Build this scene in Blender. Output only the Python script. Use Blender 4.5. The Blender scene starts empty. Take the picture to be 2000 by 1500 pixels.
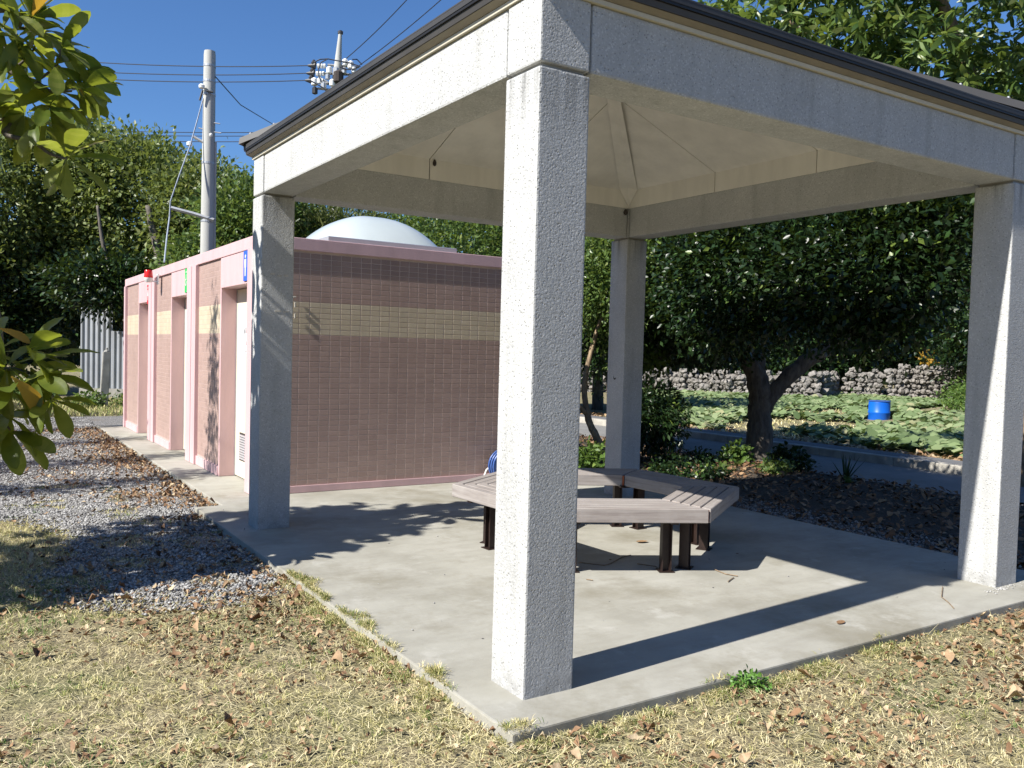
import bpy, bmesh, math, random
import numpy as np
from mathutils import Vector, Matrix
random.seed(7)
rng = np.random.default_rng(11)
sc = bpy.context.scene

# ------------------------------------------------------------------ camera
F_PX = 1676.17
CAM = np.array([-1.88634, -2.77719, 1.38155])
CR = np.array([0.83994922, -0.5420366, 0.02610788])
CU = np.array([-0.00157555, 0.04567444, 0.99895514])
CF = np.array([0.54266271, 0.83911272, -0.03751021])
cam_data = bpy.data.cameras.new('camera')
cam = bpy.data.objects.new('camera', cam_data)
sc.collection.objects.link(cam)
cam_data.sensor_fit = 'HORIZONTAL'; cam_data.sensor_width = 36.0
cam_data.lens = F_PX / 2000.0 * 36.0
cam_data.clip_start = 0.05; cam_data.clip_end = 1500
cam.matrix_world = Matrix(((CR[0], CU[0], -CF[0], CAM[0]), (CR[1], CU[1], -CF[1], CAM[1]),
                           (CR[2], CU[2], -CF[2], CAM[2]), (0, 0, 0, 1)))
sc.camera = cam

def at(x, y, d):
    """a place in the world seen towards photo pixel (x, y), d metres ahead"""
    return CAM + (CF + (x - 1000) / F_PX * CR - (y - 750) / F_PX * CU) * d

# ------------------------------------------------------------------ light
SUN = Vector((1.138, 0.092, -1.0)).normalized()          # direction the light travels
elev = math.asin(-SUN.z)
world = bpy.data.worlds.new('World'); sc.world = world; world.use_nodes = True
wn = world.node_tree.nodes; wl = world.node_tree.links
bg = wn['Background']
sky = wn.new('ShaderNodeTexSky'); sky.sky_type = 'NISHITA'; sky.sun_disc = False
sky.sun_elevation = elev
sky.sun_rotation = math.atan2(-SUN.x, -SUN.y)
sky.altitude = 0; sky.air_density = 1.0; sky.dust_density = 0.1; sky.ozone_density = 3.0
tn = wn.new('ShaderNodeMix'); tn.data_type = 'RGBA'; tn.blend_type = 'MULTIPLY'; tn.inputs[0].default_value = 1.0
tn.inputs[7].default_value = (0.64, 0.90, 1.22, 1)                 # one deep blue cast over the whole clear sky
wl.new(sky.outputs[0], tn.inputs[6]); wl.new(tn.outputs[2], bg.inputs[0]); bg.inputs[1].default_value = 0.066
sd = bpy.data.lights.new('sun', 'SUN'); sd.energy = 5.0; sd.angle = math.radians(0.53); sd.color = (1.0, 0.955, 0.88)
sun = bpy.data.objects.new('sun', sd); sc.collection.objects.link(sun)
sun.rotation_euler = SUN.to_track_quat('-Z', 'Y').to_euler()
sc.view_settings.view_transform = 'Standard'; sc.view_settings.look = 'None'
sc.view_settings.exposure = 0.82; sc.view_settings.gamma = 1.0; sc.view_settings.use_curve_mapping = False
sc.cycles.use_denoising = True
sc.cycles.max_bounces = 6; sc.cycles.diffuse_bounces = 4; sc.cycles.transparent_max_bounces = 4
sc.cycles.sample_clamp_indirect = 6
try: sc.cycles.denoiser = 'OPENIMAGEDENOISE'; sc.cycles.denoising_prefilter = 'NONE'
except Exception: pass

# ------------------------------------------------------------------ helpers
COL = sc.collection
def props(o, label=None, cat=None, group=None, kind=None):
    if label: o['label'] = label
    if cat: o['category'] = cat
    if group: o['group'] = group
    if kind: o['kind'] = kind
    return o
def link(name, me, mat=None, parent=None, loc=None, rz=None):
    o = bpy.data.objects.new(name, me); COL.objects.link(o)
    if mat is not None and me is not None and len(me.materials) == 0: me.materials.append(mat)
    if parent is not None: o.parent = parent
    if loc is not None: o.location = loc
    if rz is not None: o.rotation_euler = (0, 0, rz)
    return o
def empty(name, loc, label, cat, group=None, rz=0.0):
    o = bpy.data.objects.new(name, None); COL.objects.link(o); o.location = loc; o.rotation_euler = (0, 0, rz)
    o.empty_display_size = 0.1
    return props(o, label, cat, group)
def mesh(name, v, f, smooth=False):
    me = bpy.data.meshes.new(name); me.from_pydata([tuple(p) for p in v], [], [tuple(q) for q in f]); me.update()
    if smooth: me.polygons.foreach_set('use_smooth', [True] * len(me.polygons))
    return me
def fast_mesh(name, verts, faces, n, tint=None, smooth=False):
    """verts (V,3), faces (F,n) all with n corners; tint = one number per face"""
    verts = np.ascontiguousarray(verts, dtype=np.float32); faces = np.ascontiguousarray(faces, dtype=np.int32)
    me = bpy.data.meshes.new(name)
    me.vertices.add(len(verts)); me.vertices.foreach_set('co', verts.ravel())
    me.loops.add(faces.size); me.loops.foreach_set('vertex_index', faces.ravel())
    me.polygons.add(len(faces)); me.polygons.foreach_set('loop_start', np.arange(0, faces.size, n, dtype=np.int32))
    try: me.polygons.foreach_set('loop_total', np.full(len(faces), n, dtype=np.int32))
    except Exception: pass
    if tint is not None:
        a = me.attributes.new('tint', 'FLOAT', 'FACE'); a.data.foreach_set('value', np.ascontiguousarray(tint, dtype=np.float32))
    me.update(calc_edges=True)
    if smooth: me.polygons.foreach_set('use_smooth', np.ones(len(faces), dtype=bool))
    return me
class Geo:
    """collects boxes, tubes and prisms for one mesh"""
    def __init__(s): s.v = []; s.f = []
    def add(s, v, f):
        b = len(s.v); s.v += [tuple(p) for p in v]; s.f += [tuple(i + b for i in q) for q in f]; return s
    def box(s, x0, x1, y0, y1, z0, z1, c=0.0):
        if c <= 0:
            v = [(x, y, z) for z in (z0, z1) for y in (y0, y1) for x in (x0, x1)]
            return s.add(v, [(0, 2, 3, 1), (4, 5, 7, 6), (0, 1, 5, 4), (2, 6, 7, 3), (0, 4, 6, 2), (1, 3, 7, 5)])
        bm = bmesh.new(); bmesh.ops.create_cube(bm, size=1)
        for w in bm.verts: w.co = Vector(((x0 + x1) / 2 + w.co.x * (x1 - x0), (y0 + y1) / 2 + w.co.y * (y1 - y0), (z0 + z1) / 2 + w.co.z * (z1 - z0)))
        bmesh.ops.bevel(bm, geom=bm.edges[:], offset=c, segments=2, profile=0.6, affect='EDGES')
        bm.verts.index_update()
        s.add([w.co[:] for w in bm.verts], [[w.index for w in fc.verts] for fc in bm.faces]); bm.free(); return s
    def prism(s, pts, z0, z1):
        n = len(pts); v = [(p[0], p[1], z0) for p in pts] + [(p[0], p[1], z1) for p in pts]
        return s.add(v, [tuple(range(n - 1, -1, -1)), tuple(range(n, 2 * n))] + [(i, (i + 1) % n, n + (i + 1) % n, n + i) for i in range(n)])
    def tube(s, pts, r, seg=8, cap=True):
        pts = [Vector(p) for p in pts]
        rs = r if hasattr(r, '__len__') else [r] * len(pts)
        rings = []; up = Vector((0, 0, 1))
        prev = None
        for i, p in enumerate(pts):
            t = (pts[min(i + 1, len(pts) - 1)] - pts[max(i - 1, 0)]).normalized()
            if prev is None:
                a = t.cross(up)
                if a.length < 0.05: a = t.cross(Vector((1, 0, 0)))
                a.normalize()
            else:
                a = (prev - t * prev.dot(t)).normalized()
            prev = a; b = t.cross(a)
            rings.append([p + (a * math.cos(2 * math.pi * k / seg) + b * math.sin(2 * math.pi * k / seg)) * rs[i] for k in range(seg)])
        v = [q for ring in rings for q in ring]; f = []
        for i in range(len(rings) - 1):
            for k in range(seg):
                k2 = (k + 1) % seg
                f.append((i * seg + k, i * seg + k2, (i + 1) * seg + k2, (i + 1) * seg + k))
        if cap:
            f.append(tuple(range(seg - 1, -1, -1))); f.append(tuple((len(rings) - 1) * seg + k for k in range(seg)))
        return s.add(v, f)
    def lathe(s, prof, c, seg=24):
        v = []; f = []
        for (r, z) in prof:
            for k in range(seg):
                a = 2 * math.pi * k / seg; v.append((c[0] + r * math.cos(a), c[1] + r * math.sin(a), c[2] + z))
        for i in range(len(prof) - 1):
            for k in range(seg):
                k2 = (k + 1) % seg; f.append((i * seg + k, i * seg + k2, (i + 1) * seg + k2, (i + 1) * seg + k))
        f.append(tuple(range(seg - 1, -1, -1))); f.append(tuple((len(prof) - 1) * seg + k for k in range(seg)))
        return s.add(v, f)
    def build(s, name, mat, parent=None, smooth=False, kind=None, label=None):
        o = link(name, mesh(name, s.v, s.f, smooth), mat, parent)
        return props(o, label=label, kind=kind)
def smooth_by_angle(o, ang=40):
    o.data.polygons.foreach_set('use_smooth', [True] * len(o.data.polygons))
    bm = bmesh.new(); bm.from_mesh(o.data)
    for e in bm.edges:
        e.smooth = len(e.link_faces) == 2 and e.calc_face_angle(0) < math.radians(ang)
    bm.to_mesh(o.data); bm.free(); return o

# value noise for placing plants in patches
_perm = rng.random((64, 64))
def vnoise(x, y, s):
    x = np.asarray(x) * s + 100; y = np.asarray(y) * s + 100
    xi = np.floor(x).astype(int); yi = np.floor(y).astype(int); fx = x - xi; fy = y - yi
    fx = fx * fx * (3 - 2 * fx); fy = fy * fy * (3 - 2 * fy)
    g = lambda a, b: _perm[a % 64, b % 64]
    return (g(xi, yi) * (1 - fx) + g(xi + 1, yi) * fx) * (1 - fy) + (g(xi, yi + 1) * (1 - fx) + g(xi + 1, yi + 1) * fx) * fy
def fbm(x, y, s): return 0.5 * vnoise(x, y, s) + 0.3 * vnoise(x, y, s * 2.3) + 0.2 * vnoise(x, y, s * 5.1)

# ------------------------------------------------------------------ materials
def new_mat(name):
    m = bpy.data.materials.new(name); m.use_nodes = True
    nt = m.node_tree; return m, nt, nt.nodes['Principled BSDF']
def N(nt, t, **kw):
    n = nt.nodes.new(t)
    for k, v in kw.items():
        if k in ('operation', 'blend_type', 'data_type', 'feature', 'distance', 'attribute_name', 'noise_dimensions', 'attribute_type', 'wave_type', 'bands_direction', 'interpolation'): setattr(n, k, v)
        else: n.inputs[k].default_value = v
    return n
def coords(nt, scale=(1, 1, 1), kind='Object', loc=(0, 0, 0)):
    tc = nt.nodes.new('ShaderNodeTexCoord'); mp = nt.nodes.new('ShaderNodeMapping')
    mp.inputs['Scale'].default_value = scale; mp.inputs['Location'].default_value = loc
    if kind == 'World':
        g = nt.nodes.new('ShaderNodeNewGeometry'); nt.links.new(g.outputs['Position'], mp.inputs[0])
    else: nt.links.new(tc.outputs[kind], mp.inputs[0])
    return mp.outputs[0]
def noise(nt, vec, scale, detail=4, rough=0.55):
    n = N(nt, 'ShaderNodeTexNoise', Scale=scale, Detail=detail, Roughness=rough); nt.links.new(vec, n.inputs['Vector']); return n.outputs['Fac']
def ramp(nt, fac, stops, interp='LINEAR'):
    r = nt.nodes.new('ShaderNodeValToRGB'); r.color_ramp.interpolation = interp
    e = r.color_ramp.elements
    while len(e) < len(stops): e.new(0.5)
    for i, (p, c) in enumerate(stops):
        e[i].position = p; e[i].color = (*c, 1) if len(c) == 3 else c
    nt.links.new(fac, r.inputs[0]); return r.outputs[0]
def mix(nt, fac, a, b, mode='MIX'):
    m = nt.nodes.new('ShaderNodeMix'); m.data_type = 'RGBA'; m.blend_type = mode
    for s, v in ((0, fac), (6, a), (7, b)):
        if isinstance(v, (int, float)): m.inputs[s].default_value = v
        elif isinstance(v, tuple): m.inputs[s].default_value = (*v, 1) if len(v) == 3 else v
        else: nt.links.new(v, m.inputs[s])
    return m.outputs[2]
def bump(nt, bs, h, strength=0.5, dist=0.01, prev=None):
    b = N(nt, 'ShaderNodeBump', Strength=strength, Distance=dist); nt.links.new(h, b.inputs['Height'])
    if prev is not None: nt.links.new(prev, b.inputs['Normal'])
    nt.links.new(b.outputs[0], bs.inputs['Normal']); return b.outputs[0]
def G(v): return (v, v, v)
def plain(name, col, rough=0.6, metal=0.0, var=0.12, scale=6.0, bmp=0.0, bscale=60, spec=0.5):
    m, nt, bs = new_mat(name); vec = coords(nt, kind='World')
    f = noise(nt, vec, scale)
    c0 = tuple(x * (1 - var) for x in col); c1 = tuple(min(1, x * (1 + var)) for x in col)
    nt.links.new(ramp(nt, f, [(0.3, c0), (0.7, c1)]), bs.inputs['Base Color'])
    bs.inputs['Roughness'].default_value = rough; bs.inputs['Metallic'].default_value = metal
    bs.inputs['Specular IOR Level'].default_value = spec
    if bmp: bump(nt, bs, noise(nt, vec, bscale), bmp, 0.004)
    return m

def mat_terrazzo():
    m, nt, bs = new_mat('washed_terrazzo'); vec = coords(nt, kind='World')
    base = ramp(nt, noise(nt, vec, 3.0, 5), [(0.3, (0.43, 0.435, 0.43)), (0.7, (0.50, 0.505, 0.495))])
    v = N(nt, 'ShaderNodeTexVoronoi', Scale=150.0); nt.links.new(vec, v.inputs['Vector'])
    sep = nt.nodes.new('ShaderNodeSeparateColor'); nt.links.new(v.outputs['Color'], sep.inputs[0])
    chips = ramp(nt, sep.outputs[0], [(0.0, G(0.16)), (0.07, G(0.30)), (0.14, G(0.50)), (0.84, G(0.50)), (0.90, G(0.85)), (1.0, G(1.0))])
    c = mix(nt, 0.26, base, chips, 'OVERLAY')
    v2 = N(nt, 'ShaderNodeTexVoronoi', Scale=54.0); nt.links.new(vec, v2.inputs['Vector'])
    pits = ramp(nt, v2.outputs['Distance'], [(0.06, G(0.0)), (0.30, G(1.0))])
    c = mix(nt, ramp(nt, v2.outputs['Distance'], [(0.06, G(0.75)), (0.20, G(0.0))]), c, (0.13, 0.13, 0.13))
    # weather stains: grey run marks stretched downwards, darker foot
    sv = coords(nt, (9, 9, 0.8), 'World'); st = noise(nt, sv, 1.0, 4)
    c = mix(nt, ramp(nt, st, [(0.52, G(0.0)), (0.75, G(0.55))]), c, mix(nt, 0.5, c, (0.20, 0.20, 0.19)))
    sx = nt.nodes.new('ShaderNodeSeparateXYZ'); nt.links.new(coords(nt, kind='World'), sx.inputs[0])
    foot = ramp(nt, sx.outputs['Z'], [(0.0, G(1)), (0.16, G(0))])
    mz = N(nt, 'ShaderNodeMath', operation='MULTIPLY'); mz.inputs[1].default_value = 0.333; nt.links.new(sx.outputs['Z'], mz.inputs[0])
    head = ramp(nt, mz.outputs[0], [(0.74, G(0)), (0.826, G(1)), (0.831, G(1)), (0.836, G(0))])
    sn_ = noise(nt, coords(nt, (16, 16, 1.2), 'World'), 1.0, 4, 0.6)
    c = mix(nt, mix(nt, 1.0, foot, ramp(nt, noise(nt, vec, 14, 4), [(0.4, G(0.1)), (0.7, G(0.7))]), 'MULTIPLY'), c, (0.20, 0.195, 0.18))
    c = mix(nt, mix(nt, 1.0, head, ramp(nt, sn_, [(0.45, G(0.0)), (0.65, G(0.75))]), 'MULTIPLY'), c, (0.15, 0.15, 0.145))
    nt.links.new(c, bs.inputs['Base Color']); bs.inputs['Roughness'].default_value = 0.8
    b1 = bump(nt, bs, pits, 0.5, 0.005)
    b2 = bump(nt, bs, noise(nt, vec, 100, 3, 0.6), 0.55, 0.006, b1)
    bump(nt, bs, noise(nt, vec, 45, 2, 0.5), 0.25, 0.006, b2)
    return m
def mat_slab():
    m, nt, bs = new_mat('trowelled_concrete'); vec = coords(nt, kind='World')
    a = ramp(nt, noise(nt, vec, 1.3, 6, 0.62), [(0.28, (0.25, 0.24, 0.20)), (0.5, (0.34, 0.33, 0.285)), (0.75, (0.41, 0.40, 0.355))])
    sw = coords(nt, (1.2, 5.0, 1), 'World')
    c = mix(nt, ramp(nt, noise(nt, sw, 1.6, 5, 0.65), [(0.45, G(0)), (0.72, G(0.45))]), a, (0.24, 0.225, 0.19))
    c = mix(nt, ramp(nt, noise(nt, vec, 0.75, 7, 0.72), [(0.50, G(0)), (0.64, G(0.8))]), c, (0.215, 0.198, 0.15))
    c = mix(nt, ramp(nt, noise(nt, coords(nt, (2.2, 2.2, 1), 'World', (5, 3, 0)), 1.5, 6, 0.7), [(0.58, G(0)), (0.70, G(0.5))]), c, (0.47, 0.46, 0.42))
    c = mix(nt, ramp(nt, noise(nt, vec, 26, 3), [(0.55, G(0)), (0.8, G(0.3))]), c, (0.25, 0.235, 0.20))
    v = N(nt, 'ShaderNodeTexVoronoi', Scale=34.0); nt.links.new(vec, v.inputs['Vector'])
    c = mix(nt, ramp(nt, v.outputs['Distance'], [(0.03, G(0.6)), (0.07, G(0))]), c, (0.17, 0.15, 0.12))
    nt.links.new(c, bs.inputs['Base Color']); bs.inputs['Roughness'].default_value = 0.85
    b = bump(nt, bs, noise(nt, vec, 180, 3), 0.25, 0.002); bump(nt, bs, noise(nt, vec, 7, 4), 0.25, 0.01, b)
    return m
def mat_tile(name, cols):
    m, nt, bs = new_mat(name); vec = coords(nt, kind='World')
    # one tone per tile: the grid cell the tile sits in
    sn = nt.nodes.new('ShaderNodeVectorMath'); sn.operation = 'SNAP'; sn.inputs[1].default_value = (0.1024, 0.1024, 0.0509)
    off = nt.nodes.new('ShaderNodeVectorMath'); off.operation = 'ADD'; off.inputs[1].default_value = (0.1024 * 4 - 0.3904 + 0.002, 0.03, 0.0509 * 2 - 0.070 + 0.002)
    nt.links.new(vec, off.inputs[0]); nt.links.new(off.outputs[0], sn.inputs[0])
    w = nt.nodes.new('ShaderNodeTexWhiteNoise'); nt.links.new(sn.outputs[0], w.inputs['Vector'])
    c = ramp(nt, w.outputs['Value'], [(0, cols[0]), (1, cols[1])])
    c = mix(nt, ramp(nt, noise(nt, vec, 60, 4), [(0.35, G(0.0)), (0.75, G(0.25))]), c, tuple(x * 0.75 for x in cols[0]))
    c = mix(nt, ramp(nt, noise(nt, coords(nt, (3, 3, 0.7), 'World'), 1.0, 5, 0.65), [(0.5, G(0)), (0.75, G(0.35))]), c, tuple(x * 0.6 for x in cols[0]))
    nt.links.new(c, bs.inputs['Base Color']); bs.inputs['Roughness'].default_value = 0.42
    bump(nt, bs, noise(nt, coords(nt, (1, 1, 4), 'World'), 45, 3), 0.25, 0.003); return m
def mat_wood():
    m, nt, bs = new_mat('weathered_timber'); vec = coords(nt, (1.0, 22, 22), 'Object')
    oi = nt.nodes.new('ShaderNodeObjectInfo')
    ad = nt.nodes.new('ShaderNodeVectorMath'); ad.operation = 'ADD'; nt.links.new(vec, ad.inputs[0])
    cx = nt.nodes.new('ShaderNodeCombineXYZ'); mu = N(nt, 'ShaderNodeMath', operation='MULTIPLY'); mu.inputs[1].default_value = 37
    nt.links.new(oi.outputs['Random'], mu.inputs[0]); nt.links.new(mu.outputs[0], cx.inputs[0]); nt.links.new(cx.outputs[0], ad.inputs[1])
    g = noise(nt, ad.outputs[0], 2.4, 7, 0.7)
    c = ramp(nt, g, [(0.25, (0.17, 0.14, 0.13)), (0.5, (0.29, 0.262, 0.245)), (0.75, (0.39, 0.365, 0.345))])
    c = mix(nt, ramp(nt, oi.outputs['Random'], [(0, G(0.0)), (1, G(0.35))]), c, (0.22, 0.185, 0.165))
    bl = noise(nt, coords(nt, kind='World'), 7, 3)
    c = mix(nt, ramp(nt, bl, [(0.5, G(0)), (0.75, G(0.4))]), c, (0.40, 0.37, 0.35))
    nt.links.new(c, bs.inputs['Base Color']); bs.inputs['Roughness'].default_value = 0.75
    bump(nt, bs, g, 0.4, 0.004); return m
def mat_leaf(name, stops, rough=0.38, trans=0.3, tcol=(0.20, 0.30, 0.03), spec=0.5):
    m, nt, bs = new_mat(name)
    at_ = N(nt, 'ShaderNodeAttribute', attribute_name='tint')
    c = ramp(nt, at_.outputs['Fac'], stops)
    f = noise(nt, coords(nt, kind='World'), 0.9, 3)
    c = mix(nt, 1.0, c, ramp(nt, f, [(0.3, G(0.72)), (0.7, G(1.0))]), 'MULTIPLY')
    nt.links.new(c, bs.inputs['Base Color']); bs.inputs['Roughness'].default_value = rough
    bs.inputs['Specular IOR Level'].default_value = spec
    tr = nt.nodes.new('ShaderNodeBsdfTranslucent'); nt.links.new(mix(nt, 0.5, c, tcol), tr.inputs[0])
    ms = nt.nodes.new('ShaderNodeMixShader'); ms.inputs[0].default_value = trans
    nt.links.new(bs.outputs[0], ms.inputs[1]); nt.links.new(tr.outputs[0], ms.inputs[2])
    nt.links.new(ms.outputs[0], nt.nodes['Material Output'].inputs[0]); return m
def mat_ground():
    m, nt, bs = new_mat('dry_turf_soil'); vec = coords(nt, kind='World')
    c = ramp(nt, noise(nt, vec, 24, 6, 0.7), [(0.3, (0.075, 0.058, 0.035)), (0.5, (0.17, 0.14, 0.08)), (0.7, (0.30, 0.25, 0.15))])
    c = mix(nt, ramp(nt, noise(nt, coords(nt, (1, 3.2, 1), 'World'), 90, 5, 0.75), [(0.50, G(0)), (0.62, G(0.85))]), c, (0.48, 0.41, 0.24))
    c = mix(nt, ramp(nt, noise(nt, coords(nt, (3.2, 1, 1), 'World', (4, 0, 0)), 80, 5, 0.75), [(0.55, G(0)), (0.66, G(0.8))]), c, (0.36, 0.31, 0.16))
    c = mix(nt, ramp(nt, noise(nt, vec, 1.5, 4), [(0.45, G(0)), (0.65, G(0.4))]), c, (0.12, 0.15, 0.045))
    nt.links.new(c, bs.inputs['Base Color']); bs.inputs['Roughness'].default_value = 0.95
    bump(nt, bs, noise(nt, vec, 60, 4), 0.8, 0.02); return m
def mat_bed():
    m, nt, bs = new_mat('leaf_mould'); vec = coords(nt, kind='World')
    c = ramp(nt, noise(nt, vec, 30, 6, 0.7), [(0.3, (0.028, 0.022, 0.016)), (0.55, (0.06, 0.048, 0.034)), (0.75, (0.14, 0.115, 0.085))])
    nt.links.new(c, bs.inputs['Base Color']); bs.inputs['Roughness'].default_value = 0.95
    bump(nt, bs, noise(nt, vec, 50, 4), 0.9, 0.02); return m
def mat_gravelbed():
    m, nt, bs = new_mat('gravel_bedding'); vec = coords(nt, kind='World')
    v = N(nt, 'ShaderNodeTexVoronoi', Scale=55.0); nt.links.new(vec, v.inputs['Vector'])
    sep = nt.nodes.new('ShaderNodeSeparateColor'); nt.links.new(v.outputs['Color'], sep.inputs[0])
    c = ramp(nt, sep.outputs[0], [(0, G(0.20)), (0.5, (0.36, 0.35, 0.345)), (1, (0.52, 0.51, 0.50))])
    c = mix(nt, ramp(nt, v.outputs['Distance'], [(0.3, G(0)), (0.6, G(0.8))]), c, (0.12, 0.11, 0.10))
    c = mix(nt, ramp(nt, noise(nt, vec, 1.2, 5), [(0.55, G(0)), (0.7, G(0.6))]), c, (0.20, 0.15, 0.10))
    nt.links.new(c, bs.inputs['Base Color']); bs.inputs['Roughness'].default_value = 0.9
    inv = ramp(nt, v.outputs['Distance'], [(0, G(1)), (0.7, G(0))]); bump(nt, bs, inv, 0.9, 0.02); return m
def mat_asphalt(name, lo, hi):
    m, nt, bs = new_mat(name); vec = coords(nt, kind='World')
    c = ramp(nt, noise(nt, vec, 2, 6, 0.7), [(0.3, lo), (0.7, hi)])
    c = mix(nt, ramp(nt, noise(nt, vec, 160, 2), [(0.5, G(0)), (0.75, G(0.5))]), c, G(0.25))
    nt.links.new(c, bs.inputs['Base Color']); bs.inputs['Roughness'].default_value = 0.85
    bump(nt, bs, noise(nt, vec, 120, 2), 0.5, 0.006); return m
def mat_bark(name, lo, hi, s=1.0):
    m, nt, bs = new_mat(name); vec = coords(nt, (9 * s, 9 * s, 2.5 * s), 'World')
    g = noise(nt, vec, 2, 6, 0.7)
    c = ramp(nt, g, [(0.3, lo), (0.65, hi)])
    nt.links.new(c, bs.inputs['Base Color']); bs.inputs['Roughness'].default_value = 0.9
    bump(nt, bs, g, 0.8, 0.03); return m
def mat_tinted(name, stops, rough=0.9, scale=40, amt=0.3, bmp=0.5):
    m, nt, bs = new_mat(name)
    at_ = N(nt, 'ShaderNodeAttribute', attribute_name='tint'); c = ramp(nt, at_.outputs['Fac'], stops)
    f = noise(nt, coords(nt, kind='World'), scale, 4)
    c = mix(nt, 1.0, c, ramp(nt, f, [(0.3, G(1 - amt)), (0.7, G(1.0))]), 'MULTIPLY')
    nt.links.new(c, bs.inputs['Base Color']); bs.inputs['Roughness'].default_value = rough
    bump(nt, bs, f, bmp, 0.01); return m
def mat_coral():
    m, nt, bs = new_mat('coral_limestone'); vec = coords(nt, kind='World')
    oi = nt.nodes.new('ShaderNodeObjectInfo')
    f = noise(nt, vec, 5, 6, 0.75)
    c = ramp(nt, f, [(0.3, (0.05, 0.048, 0.045)), (0.5, (0.20, 0.19, 0.175)), (0.7, (0.42, 0.39, 0.36))])
    c = mix(nt, ramp(nt, oi.outputs['Random'], [(0, G(0)), (1, G(0.45))]), c, (0.30, 0.27, 0.24))
    nt.links.new(c, bs.inputs['Base Color']); bs.inputs['Roughness'].default_value = 0.95
    bump(nt, bs, noise(nt, vec, 22, 5, 0.7), 1.0, 0.04); return m
def mat_paint(name, col, rough=0.5, bmp=0.25):
    m, nt, bs = new_mat(name); vec = coords(nt, kind='World')
    d = noise(nt, coords(nt, (5, 5, 0.9), 'World'), 1.0, 5, 0.6)
    c = ramp(nt, d, [(0.35, col), (0.8, tuple(x * 0.80 for x in col))])
    nt.links.new(c, bs.inputs['Base Color']); bs.inputs['Roughness'].default_value = rough
    if bmp: bump(nt, bs, noise(nt, vec, 70, 4), bmp, 0.004)
    return m

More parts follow.
